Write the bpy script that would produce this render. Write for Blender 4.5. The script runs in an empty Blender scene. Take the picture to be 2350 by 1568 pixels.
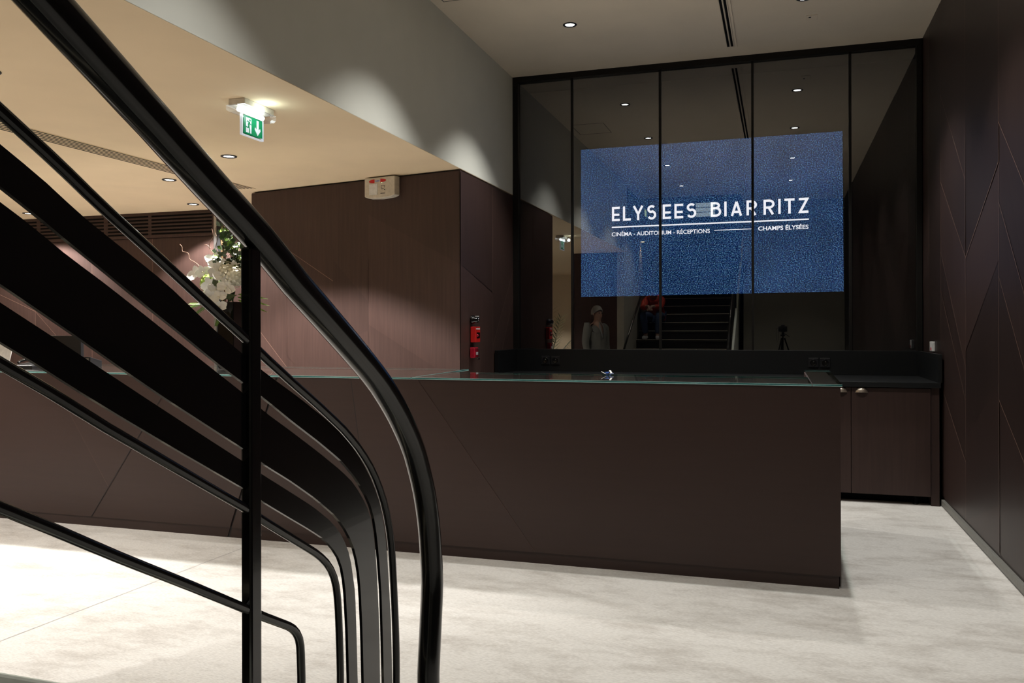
import bpy, bmesh, math, random
from mathutils import Vector, Matrix
random.seed(7)
SC = bpy.context.scene
COL = SC.collection

# ------------------------------------------------------------------ camera
EYE = 1.353
cam_data = bpy.data.cameras.new('camera')
cam = bpy.data.objects.new('camera', cam_data)
COL.objects.link(cam)
cam_data.sensor_width = 36.0
cam_data.lens = 36.0 * 1942.4 / 2350.0
cam_data.shift_y = -27.63 / 2350.0
cam_data.clip_start = 0.02
YAW = 0.3071
cam.matrix_world = (Matrix.Translation((0, 0, EYE)) @ Matrix.Rotation(YAW, 4, 'Z')
                    @ Matrix.Rotation(math.pi / 2, 4, 'X') @ Matrix.Rotation(-0.0022, 4, 'Z'))
SC.camera = cam

# ------------------------------------------------------------------ world, colour management
world = bpy.data.worlds.new('world')
SC.world = world
world.use_nodes = True
world.node_tree.nodes['Background'].inputs[0].default_value = (0, 0, 0, 1)
world.node_tree.nodes['Background'].inputs[1].default_value = 0.0
SC.view_settings.view_transform = 'Standard'
SC.view_settings.look = 'None'
SC.view_settings.gamma = 1.0
SC.view_settings.use_curve_mapping = False
SC.view_settings.exposure = 0.0

# lamp strengths (the lamps themselves are built with their fittings)
HALL_W = 106.0
LOBBY_W = 230.0
STAIR_W = 60.0


# ------------------------------------------------------------------ materials
def nt(name):
    m = bpy.data.materials.new(name)
    m.use_nodes = True
    n = m.node_tree
    return m, n, n.nodes['Principled BSDF']


def simple(name, col, rough=0.5, metal=0.0, spec=0.5, emit=None, es=0.0, coat=0.0, var=0.08, scale=40.0):
    """plain surface with a faint procedural unevenness"""
    m, n, b = nt(name)
    b.inputs['Roughness'].default_value = rough
    b.inputs['Metallic'].default_value = metal
    b.inputs['Specular IOR Level'].default_value = spec
    b.inputs['Coat Weight'].default_value = coat
    tc = n.nodes.new('ShaderNodeTexCoord')
    no = n.nodes.new('ShaderNodeTexNoise')
    no.inputs['Scale'].default_value = scale
    n.links.new(tc.outputs['Object'], no.inputs['Vector'])
    r = n.nodes.new('ShaderNodeValToRGB')
    r.color_ramp.elements[0].position = 0.3
    r.color_ramp.elements[1].position = 0.7
    r.color_ramp.elements[0].color = tuple(c * (1 - var) for c in col) + (1,)
    r.color_ramp.elements[1].color = tuple(min(1, c * (1 + var)) for c in col) + (1,)
    n.links.new(no.outputs['Fac'], r.inputs['Fac'])
    n.links.new(r.outputs['Color'], b.inputs['Base Color'])
    if emit:
        b.inputs['Emission Color'].default_value = tuple(emit) + (1,)
        b.inputs['Emission Strength'].default_value = es
    return m


def veneer(name, k, vertical=True):
    m, n, b = nt(name)
    tc = n.nodes.new('ShaderNodeTexCoord')
    mp = n.nodes.new('ShaderNodeMapping')
    mp.inputs['Scale'].default_value = (30, 30, 1.6) if vertical else (2.0, 2.0, 34)
    no = n.nodes.new('ShaderNodeTexNoise')
    no.inputs['Scale'].default_value = 1.5
    no.inputs['Detail'].default_value = 5
    n.links.new(tc.outputs['Object'], mp.inputs['Vector'])
    n.links.new(mp.outputs['Vector'], no.inputs['Vector'])
    r = n.nodes.new('ShaderNodeValToRGB')
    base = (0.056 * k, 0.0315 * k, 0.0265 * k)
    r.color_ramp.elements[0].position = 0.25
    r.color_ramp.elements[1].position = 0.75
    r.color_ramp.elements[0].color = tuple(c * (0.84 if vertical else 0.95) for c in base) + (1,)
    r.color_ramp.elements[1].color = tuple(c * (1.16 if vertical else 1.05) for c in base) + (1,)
    n.links.new(no.outputs['Fac'], r.inputs['Fac'])
    n.links.new(r.outputs['Color'], b.inputs['Base Color'])
    b.inputs['Roughness'].default_value = 0.42
    b.inputs['Specular IOR Level'].default_value = 0.35
    bp = n.nodes.new('ShaderNodeBump')
    bp.inputs['Strength'].default_value = 0.06
    bp.inputs['Distance'].default_value = 0.002
    n.links.new(no.outputs['Fac'], bp.inputs['Height'])
    n.links.new(bp.outputs['Normal'], b.inputs['Normal'])
    return m


def carpet_mat():
    m, n, b = nt('carpet')
    tc = n.nodes.new('ShaderNodeTexCoord')
    mp = n.nodes.new('ShaderNodeMapping')
    mp.inputs['Rotation'].default_value = (0, 0, 0.10)
    mp.inputs['Scale'].default_value = (1.0, 2.1, 1)
    n.links.new(tc.outputs['Object'], mp.inputs['Vector'])
    big = n.nodes.new('ShaderNodeTexNoise')
    big.inputs['Scale'].default_value = 2.6
    big.inputs['Detail'].default_value = 12
    big.inputs['Roughness'].default_value = 0.72
    n.links.new(mp.outputs['Vector'], big.inputs['Vector'])
    r1 = n.nodes.new('ShaderNodeValToRGB')
    e = r1.color_ramp.elements
    e[0].position, e[0].color = 0.30, (0.52, 0.485, 0.445, 1)
    e[1].position, e[1].color = 0.53, (0.74, 0.715, 0.675, 1)
    n.links.new(big.outputs['Fac'], r1.inputs['Fac'])
    mp2 = n.nodes.new('ShaderNodeMapping')
    mp2.inputs['Rotation'].default_value = (0, 0, 0.12)
    mp2.inputs['Scale'].default_value = (1.0, 4.0, 1)
    n.links.new(tc.outputs['Object'], mp2.inputs['Vector'])
    fine = n.nodes.new('ShaderNodeTexNoise')
    fine.inputs['Scale'].default_value = 60
    fine.inputs['Detail'].default_value = 4
    n.links.new(mp2.outputs['Vector'], fine.inputs['Vector'])
    r2 = n.nodes.new('ShaderNodeValToRGB')
    f = r2.color_ramp.elements
    f[0].position, f[0].color = 0.3, (0.80, 0.79, 0.78, 1)
    f[1].position, f[1].color = 0.62, (1.0, 1.0, 1.0, 1)
    n.links.new(fine.outputs['Fac'], r2.inputs['Fac'])
    mx = n.nodes.new('ShaderNodeMix')
    mx.data_type = 'RGBA'
    mx.blend_type = 'MULTIPLY'
    mx.inputs[0].default_value = 1.0
    n.links.new(r1.outputs['Color'], mx.inputs[6])
    n.links.new(r2.outputs['Color'], mx.inputs[7])
    n.links.new(mx.outputs[2], b.inputs['Base Color'])
    b.inputs['Roughness'].default_value = 0.95
    b.inputs['Specular IOR Level'].default_value = 0.1
    bp = n.nodes.new('ShaderNodeBump')
    bp.inputs['Strength'].default_value = 0.25
    bp.inputs['Distance'].default_value = 0.004
    n.links.new(fine.outputs['Fac'], bp.inputs['Height'])
    n.links.new(bp.outputs['Normal'], b.inputs['Normal'])
    return m


def thin_glass(name, refl, tint, graze=True):
    """pane: mirror share plus tinted see-through share"""
    m = bpy.data.materials.new(name)
    m.use_nodes = True
    n = m.node_tree
    n.nodes.clear()
    out = n.nodes.new('ShaderNodeOutputMaterial')
    mix = n.nodes.new('ShaderNodeMixShader')
    tr = n.nodes.new('ShaderNodeBsdfTransparent')
    tr.inputs[0].default_value = tuple(tint) + (1,)
    gl = n.nodes.new('ShaderNodeBsdfGlossy')
    gl.inputs['Roughness'].default_value = 0.0
    gl.inputs['Color'].default_value = (1, 1, 1, 1)
    lw = n.nodes.new('ShaderNodeLayerWeight')
    lw.inputs['Blend'].default_value = 0.5
    pw = n.nodes.new('ShaderNodeMath')
    pw.operation = 'POWER'
    pw.inputs[1].default_value = 5.0
    n.links.new(lw.outputs['Facing'], pw.inputs[0])
    ad = n.nodes.new('ShaderNodeMath')
    ad.operation = 'MULTIPLY_ADD'
    ad.use_clamp = True
    ad.inputs[1].default_value = 1.0 - refl
    ad.inputs[2].default_value = refl
    n.links.new(pw.outputs[0], ad.inputs[0])
    n.links.new(ad.outputs[0], mix.inputs[0])
    n.links.new(tr.outputs[0], mix.inputs[1])
    n.links.new(gl.outputs[0], mix.inputs[2])
    n.links.new(mix.outputs[0], out.inputs[0])
    return m


def screen_mat():
    m = bpy.data.materials.new('projected_blue')
    m.use_nodes = True
    n = m.node_tree
    n.nodes.clear()
    out = n.nodes.new('ShaderNodeOutputMaterial')
    em = n.nodes.new('ShaderNodeEmission')
    tc = n.nodes.new('ShaderNodeTexCoord')
    mp = n.nodes.new('ShaderNodeMapping')
    mp.inputs['Scale'].default_value = (1, 1, 1.25)
    n.links.new(tc.outputs['Object'], mp.inputs['Vector'])
    no = n.nodes.new('ShaderNodeTexNoise')
    no.inputs['Scale'].default_value = 95
    no.inputs['Detail'].default_value = 2
    no.inputs['Roughness'].default_value = 0.9
    n.links.new(mp.outputs['Vector'], no.inputs['Vector'])
    big = n.nodes.new('ShaderNodeTexNoise')
    big.inputs['Scale'].default_value = 2.5
    n.links.new(tc.outputs['Object'], big.inputs['Vector'])
    r = n.nodes.new('ShaderNodeValToRGB')
    e = r.color_ramp.elements
    e[0].position, e[0].color = 0.40, (0.0, 0.002, 0.018, 1)
    e[1].position, e[1].color = 0.64, (0.34, 0.75, 1.0, 1)
    x = e.new(0.50)
    x.color = (0.008, 0.045, 0.19, 1)
    x = e.new(0.56)
    x.color = (0.055, 0.15, 0.38, 1)
    n.links.new(no.outputs['Fac'], r.inputs['Fac'])
    tint = n.nodes.new('ShaderNodeMix')
    tint.data_type = 'RGBA'
    tint.blend_type = 'OVERLAY'
    tint.inputs[0].default_value = 0.35
    n2 = n.nodes.new('ShaderNodeTexNoise')
    n2.inputs['Scale'].default_value = 60
    n.links.new(tc.outputs['Object'], n2.inputs['Vector'])
    n.links.new(r.outputs['Color'], tint.inputs[6])
    n.links.new(n2.outputs['Color'], tint.inputs[7])
    n.links.new(tint.outputs[2], em.inputs['Color'])
    mr = n.nodes.new('ShaderNodeMapRange')
    mr.inputs['From Min'].default_value = 0.3
    mr.inputs['From Max'].default_value = 0.7
    mr.inputs['To Min'].default_value = 0.66
    mr.inputs['To Max'].default_value = 1.0
    n.links.new(big.outputs['Fac'], mr.inputs['Value'])
    n.links.new(mr.outputs[0], em.inputs['Strength'])
    n.links.new(em.outputs[0], out.inputs[0])
    return m


def emitter(name, col, s):
    m = bpy.data.materials.new(name)
    m.use_nodes = True
    n = m.node_tree
    n.nodes.clear()
    out = n.nodes.new('ShaderNodeOutputMaterial')
    em = n.nodes.new('ShaderNodeEmission')
    em.inputs[0].default_value = tuple(col) + (1,)
    em.inputs[1].default_value = s
    n.links.new(em.outputs[0], out.inputs[0])
    return m


M = dict(
    carpet=carpet_mat(),
    seamc=simple('carpet_seam', (0.46, 0.44, 0.42), 0.95, spec=0.1),
    va=veneer('veneer', 1.0), vb=veneer('veneer_paler', 1.16), vc=veneer('veneer_deeper', 0.88),
    vh=veneer('veneer_across', .74, False), vh2=veneer('veneer_across_paler', .79, False), vk=veneer('veneer_kick', .66, False),
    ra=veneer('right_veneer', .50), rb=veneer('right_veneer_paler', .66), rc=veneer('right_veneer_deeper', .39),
    seam=simple('veneer_seam', (0.26, 0.16, 0.12), 0.4),
    seamd=simple('dark_joint', (0.006, 0.005, 0.005), 0.6),
    ceil=simple('ceiling_paint', (0.80, 0.70, 0.56), 0.9, spec=0.2, var=0.02, scale=3),
    ceill=simple('ceiling_paint_warm_lit', (0.80, 0.63, 0.42), 0.9, spec=0.2, var=0.02, scale=3),  # same ceiling paint, with the lobby's warm bounced light put into its colour
    rear=simple('greige_paint', (0.36, 0.34, 0.28), 0.9, spec=0.2, var=0.02, scale=3),
    soff=simple('soffit_paint', (0.74, 0.74, 0.67), 0.9, spec=0.2, var=0.02, scale=3),
    cream=simple('cream_paint', (0.72, 0.58, 0.40), 0.9, spec=0.2, var=0.03, scale=3),
    black=simple('black_lacquer', (0.004, 0.004, 0.0042), 0.16, spec=0.5, coat=0.25),
    satin=simple('black_satin', (0.008, 0.008, 0.009), 0.4),
    matt=simple('matt_black', (0.004, 0.004, 0.004), 0.8, spec=0.1),
    framem=simple('bronze_black_frame', (0.006, 0.005, 0.004), 0.45, spec=0.3),
    slate=simple('black_slate', (0.0062, 0.007, 0.0076), 0.38, spec=0.4),
    cab=veneer('cabinet_front', 0.78),
    pull=simple('aged_nickel', (0.70, 0.60, 0.50), 0.34, metal=0.9),
    chrome=simple('chrome', (0.8, 0.8, 0.8), 0.15, metal=1.0),
    white=simple('white_plastic', (0.78, 0.78, 0.76), 0.4),
    beige=simple('beige_plastic', (0.62, 0.56, 0.46), 0.45),
    red=simple('red_plastic', (0.62, 0.018, 0.016), 0.35),
    redd=simple('dark_red_plastic', (0.40, 0.012, 0.03), 0.25),
    clear=thin_glass('clear_plastic', 0.10, (0.92, 0.92, 0.94)),
    green=simple('exit_green', (0.0, 0.25, 0.10), 0.4, emit=(0.0, 0.33, 0.13), es=0.22),
    exitwhite=simple('exit_white', (0.85, 0.87, 0.95), 0.4, emit=(0.75, 0.8, 1.0), es=0.25),
    tube=emitter('exit_tube', (0.85, 1.0, 1.0), 9.0),
    lens=emitter('lamp_lens', (1.0, 1.0, 0.98), 14.0),
    glass=thin_glass('dark_mirror_glass', 0.215, (0.62, 0.62, 0.66)),
    ctop=thin_glass('counter_glass', 0.06, (0.80, 0.88, 0.86)),
    cedge=simple('glass_edge', (0.012, 0.13, 0.125), 0.08, spec=0.8, coat=1.0),
    cedgew=simple('glass_edge_glint', (0.50, 0.80, 0.78), 0.10, spec=0.8, coat=1.0),  # glint lines along the glass edge, painted as pale bands
    screen=screen_mat(),
    letter=emitter('projected_white', (1.0, 1.0, 1.0), 1.75),
    grey=simple('grey_metal', (0.20, 0.195, 0.175), 0.5),
    stone=simple('pale_stringer', (0.85, 0.88, 0.78), 0.6, spec=0.3),
    tread=simple('dark_tread', (0.012, 0.010, 0.009), 0.5),
    nosing=simple('brass_nosing', (0.85, 0.78, 0.62), 0.5, metal=0.1),
    steel=simple('brushed_steel', (0.45, 0.45, 0.46), 0.3, metal=1.0),
    petal=simple('white_petal', (0.86, 0.86, 0.82), 0.55, var=0.05),
    hyd=simple('ivory_floret', (0.78, 0.76, 0.62), 0.6),
    lime=simple('lime_moss', (0.30, 0.42, 0.08), 0.7, var=0.3),
    leaf=simple('ivy_leaf', (0.045, 0.075, 0.03), 0.4, var=0.35, scale=12),
    leafl=simple('pale_leaf', (0.17, 0.30, 0.05), 0.4, var=0.25, scale=12),
    twig=simple('twig_bark', (0.15, 0.085, 0.05), 0.7),
    palm=simple('palm_leaf', (0.07, 0.09, 0.03), 0.5, var=0.3),
    skin=simple('skin', (0.30, 0.17, 0.12), 0.55),
    hairg=simple('grey_hair', (0.20, 0.19, 0.17), 0.7),
    haird=simple('dark_hair', (0.02, 0.013, 0.010), 0.5),
    coat=simple('pale_grey_coat', (0.13, 0.128, 0.11), 0.85),
    shirt=simple('light_shirt', (0.16, 0.16, 0.15), 0.85),
    trous=simple('dark_trousers', (0.03, 0.03, 0.035), 0.85),
    jacket=simple('red_jacket', (0.42, 0.03, 0.015), 0.7),
    jeans=simple('blue_jeans', (0.05, 0.08, 0.16), 0.85),
    shoe=simple('white_shoe', (0.6, 0.6, 0.6), 0.6),
    shoed=simple('black_shoe', (0.01, 0.01, 0.01), 0.4),
    eye=simple('dark_eye', (0.01, 0.008, 0.006), 0.2),
    lip=simple('lip', (0.36, 0.14, 0.11), 0.5),
    screenoff=simple('screen_off', (0.004, 0.004, 0.005), 0.12),
    paper=simple('white_paper', (0.75, 0.74, 0.70), 0.8),
    blue=simple('blue_foil', (0.12, 0.25, 0.75), 0.3),
    gold=simple('warm_brass_trim', (0.16, 0.10, 0.05), 0.4, metal=0.7),
    pot=simple('clay_grey_pot', (0.10, 0.09, 0.08), 0.7),
    yellowg=emitter('pale_green_glow', (0.75, 1.0, 0.55), 1.2),
    warm=emitter('warm_glow', (1.0, 0.72, 0.38), 6.0),
    pane=emitter('lit_grille', (0.8, 0.95, 0.95), 0.9),
)


# ------------------------------------------------------------------ object helpers
WL = {}


def tag(o, label, cat, group=None):
    o['label'] = label
    o['category'] = cat
    if group:
        o['group'] = group
    return o


def structure(o, label=None):
    o['kind'] = 'structure'
    if label:
        o['label'] = label
    return o


def thing(name, loc, label, cat, group=None):
    o = bpy.data.objects.new(name, None)
    o.empty_display_size = 0.05
    COL.objects.link(o)
    o.location = loc
    WL[o] = Vector(loc)
    if label:
        tag(o, label, cat, group)
    return o


class MB:
    """collects faces in world coordinates, builds ONE mesh object"""

    def __init__(self):
        self.v, self.f, self.m, self.s = [], [], [], []

    def face(self, pts, mi=0, smooth=False):
        i = len(self.v)
        self.v += [tuple(p) for p in pts]
        self.f.append(tuple(range(i, i + len(pts))))
        self.m.append(mi)
        self.s.append(smooth)

    def mesh(self, vs, fs, mi=0, smooth=False):
        i = len(self.v)
        self.v += [tuple(p) for p in vs]
        for f in fs:
            self.f.append(tuple(i + k for k in f))
            self.m.append(mi)
            self.s.append(smooth)

    def box(self, x0, x1, y0, y1, z0, z1, mi=0, T=None):
        vs = [Vector((x, y, z)) for x in (x0, x1) for y in (y0, y1) for z in (z0, z1)]
        if T is not None:
            vs = [T @ p for p in vs]
        self.mesh(vs, [(0, 1, 3, 2), (4, 6, 7, 5), (0, 4, 5, 1), (2, 3, 7, 6), (0, 2, 6, 4), (1, 5, 7, 3)], mi)

    def prism(self, poly, a, b, axis='z', mi=0):
        """poly of 2-D points extruded between a and b along axis"""
        def P(p, t):
            if axis == 'z':
                return (p[0], p[1], t)
            if axis == 'y':
                return (p[0], t, p[1])
            return (t, p[0], p[1])
        n = len(poly)
        vs = [P(p, a) for p in poly] + [P(p, b) for p in poly]
        fs = [tuple(range(n)), tuple(range(2 * n - 1, n - 1, -1))]
        fs += [(i, i + n, (i + 1) % n + n, (i + 1) % n) for i in range(n)]
        self.mesh(vs, fs, mi)

    def tube(self, path, r, seg=14, mi=0, caps=True, smooth=True, flat=1.0):
        pts = [Vector(p) for p in path]
        rs = r if isinstance(r, (list, tuple)) else [r] * len(pts)
        ts = []
        for i in range(len(pts)):
            a = pts[max(0, i - 1)]
            b = pts[min(len(pts) - 1, i + 1)]
            ts.append((b - a).normalized())
        up = Vector((0, 0, 1)) if abs(ts[0].z) < 0.9 else Vector((1, 0, 0))
        nrm = ts[0].cross(up).normalized()
        vs = []
        for i, p in enumerate(pts):
            t = ts[i]
            nrm = (nrm - t * nrm.dot(t))
            if nrm.length < 1e-6:
                nrm = t.orthogonal()
            nrm.normalize()
            bn = t.cross(nrm)
            for k in range(seg):
                a = 2 * math.pi * k / seg
                vs.append(p + (nrm * math.cos(a) + bn * math.sin(a) * flat) * rs[i])
        fs = []
        for i in range(len(pts) - 1):
            for k in range(seg):
                k2 = (k + 1) % seg
                fs.append((i * seg + k, i * seg + k2, (i + 1) * seg + k2, (i + 1) * seg + k))
        self.mesh(vs, fs, mi, smooth)
        if caps:
            self.face(vs[:seg][::-1], mi)
            self.face(vs[-seg:], mi)

    def lathe(self, prof, c=(0, 0, 0), seg=24, mi=0, T=None, smooth=True):
        vs = []
        for r, z in prof:
            for k in range(seg):
                a = 2 * math.pi * k / seg
                p = Vector((c[0] + r * math.cos(a), c[1] + r * math.sin(a), c[2] + z))
                vs.append(T @ p if T is not None else p)
        fs = []
        for i in range(len(prof) - 1):
            for k in range(seg):
                k2 = (k + 1) % seg
                fs.append((i * seg + k, i * seg + k2, (i + 1) * seg + k2, (i + 1) * seg + k))
        self.mesh(vs, fs, mi, smooth)

    def ball(self, c, r, mi=0, seg=12, rings=8, sc=(1, 1, 1), T=None):
        prof = [(max(1e-4, math.sin(math.pi * i / rings)), -math.cos(math.pi * i / rings)) for i in range(rings + 1)]
        vs = []
        for q, z in prof:
            for k in range(seg):
                a = 2 * math.pi * k / seg
                p = Vector((q * math.cos(a) * r * sc[0], q * math.sin(a) * r * sc[1], z * r * sc[2]))
                if T is not None:
                    p = T @ p
                vs.append(p + Vector(c))
        fs = []
        for i in range(rings):
            for k in range(seg):
                k2 = (k + 1) % seg
                fs.append((i * seg + k, i * seg + k2, (i + 1) * seg + k2, (i + 1) * seg + k))
        self.mesh(vs, fs, mi, True)

    def build(self, name, mats, parent=None, bevel=0.0, fix=True):
        if not isinstance(mats, (list, tuple)):
            mats = [mats]
        if parent is not None:
            off = WL[parent]
        else:
            xs = [p[0] for p in self.v]
            ys = [p[1] for p in self.v]
            zs = [p[2] for p in self.v]
            off = Vector(((min(xs) + max(xs)) / 2, (min(ys) + max(ys)) / 2, min(zs)))
        me = bpy.data.meshes.new(name)
        me.from_pydata([(p[0] - off.x, p[1] - off.y, p[2] - off.z) for p in self.v], [], self.f)
        for mm in mats:
            me.materials.append(mm)
        me.polygons.foreach_set('material_index', self.m)
        me.polygons.foreach_set('use_smooth', self.s)
        if fix:
            bm = bmesh.new()
            bm.from_mesh(me)
            bmesh.ops.recalc_face_normals(bm, faces=bm.faces)
            bm.to_mesh(me)
            bm.free()
        me.update()
        o = bpy.data.objects.new(name, me)
        COL.objects.link(o)
        if parent is not None:
            o.parent = parent
            WL[o] = off.copy()
        else:
            o.location = off
            WL[o] = off.copy()
        if bevel:
            bv = o.modifiers.new('bevel', 'BEVEL')
            bv.width = bevel
            bv.segments = 2
            bv.limit_method = 'ANGLE'
        return o


def copy_tree(o, parent=None):
    c = o.copy()
    COL.objects.link(c)
    c.parent = parent
    for ch in list(o.children):
        copy_tree(ch, c)
    return c


def spot(name, loc, watts, size, blend, parent, col=(1, 0.97, 0.92), rad=0.035, aim=None):
    d = bpy.data.lights.new(name, 'SPOT')
    d.energy = watts
    d.spot_size = size
    d.spot_blend = blend
    d.color = col
    d.shadow_soft_size = rad
    o = bpy.data.objects.new(name, d)
    COL.objects.link(o)
    o.parent = parent
    o.location = Vector(loc) - WL[parent]
    if aim is not None:
        o.rotation_euler = (Vector(aim) - Vector(loc)).to_track_quat('-Z', 'Y').to_euler()
    return o


# ------------------------------------------------------------------ stroked lettering (x right, y up)
def stroke(mb, P, pts, w, closed=False, mi=0):
    pts = [Vector(p) for p in pts]
    n = len(pts)
    L, R = [], []
    for i in range(n):
        a = pts[i - 1] if (i > 0 or closed) else None
        b = pts[(i + 1) % n] if (i < n - 1 or closed) else None
        d1 = (pts[i] - a).normalized() if a is not None else (b - pts[i]).normalized()
        d2 = (b - pts[i]).normalized() if b is not None else d1
        nn = Vector((-d1.y - d2.y, d1.x + d2.x))
        if nn.length < 1e-6:
            nn = Vector((-d1.y, d1.x))
        nn.normalize()
        k = 1.0 / max(0.45, nn.dot(Vector((-d1.y, d1.x))))
        L.append(pts[i] + nn * (w / 2 * k))
        R.append(pts[i] - nn * (w / 2 * k))
    m = n if closed else n - 1
    for i in range(m):
        j = (i + 1) % n
        mb.face([P(L[i]), P(L[j]), P(R[j]), P(R[i])], mi)


def arc(cx, cy, rx, ry, a0, a1, n=14):
    return [(cx + rx * math.cos(math.radians(a0 + (a1 - a0) * i / n)),
             cy + ry * math.sin(math.radians(a0 + (a1 - a0) * i / n))) for i in range(n + 1)]


def text_words(name, body, x0, x1, z0, z1, y, mat, parent, bold=0.0):
    """one mesh per word, spaced as in the whole line"""
    def extent(s):
        cu = bpy.data.curves.new('line', 'FONT')
        cu.body = s
        cu.offset = bold
        t = bpy.data.objects.new('line', cu)
        COL.objects.link(t)
        me = bpy.data.meshes.new_from_object(t.evaluated_get(bpy.context.evaluated_depsgraph_get()))
        bpy.data.objects.remove(t)
        xs = [v.co.x for v in me.vertices]
        bpy.data.meshes.remove(me)
        return min(xs), max(xs)
    a, b = extent(body)
    pos = 0
    for w in body.split(' '):
        i = body.index(w, pos)
        pos = i + len(w)
        e1 = extent(body[:pos])[1]
        wa, wb = extent(w)
        e0 = e1 - (wb - wa)
        f = lambda e: x0 + (e - a) / (b - a) * (x1 - x0)
        text_mesh(name, w, f(e0), f(e1), z0, z1, y, mat, parent, bold)


def text_mesh(name, body, x0, x1, z0, z1, y, mat, parent, bold=0.0):
    cu = bpy.data.curves.new(name, 'FONT')
    cu.body = body
    cu.size = 1.0
    cu.offset = bold
    tmp = bpy.data.objects.new(name, cu)
    COL.objects.link(tmp)
    dg = bpy.context.evaluated_depsgraph_get()
    me = bpy.data.meshes.new_from_object(tmp.evaluated_get(dg))
    bpy.data.objects.remove(tmp)
    xs = [v.co.x for v in me.vertices]
    # cap height measured on plain capitals
    h = 0.73
    w0, w1 = min(xs), max(xs)
    off = WL[parent]
    for v in me.vertices:
        x = x0 + (v.co.x - w0) / (w1 - w0) * (x1 - x0)
        z = z0 + v.co.y / h * (z1 - z0)
        v.co = (x - off.x, y - off.y, z - off.z)
    me.materials.clear()
    me.materials.append(mat)
    o = bpy.data.objects.new(name, me)
    COL.objects.link(o)
    o.parent = parent
    return o

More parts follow.
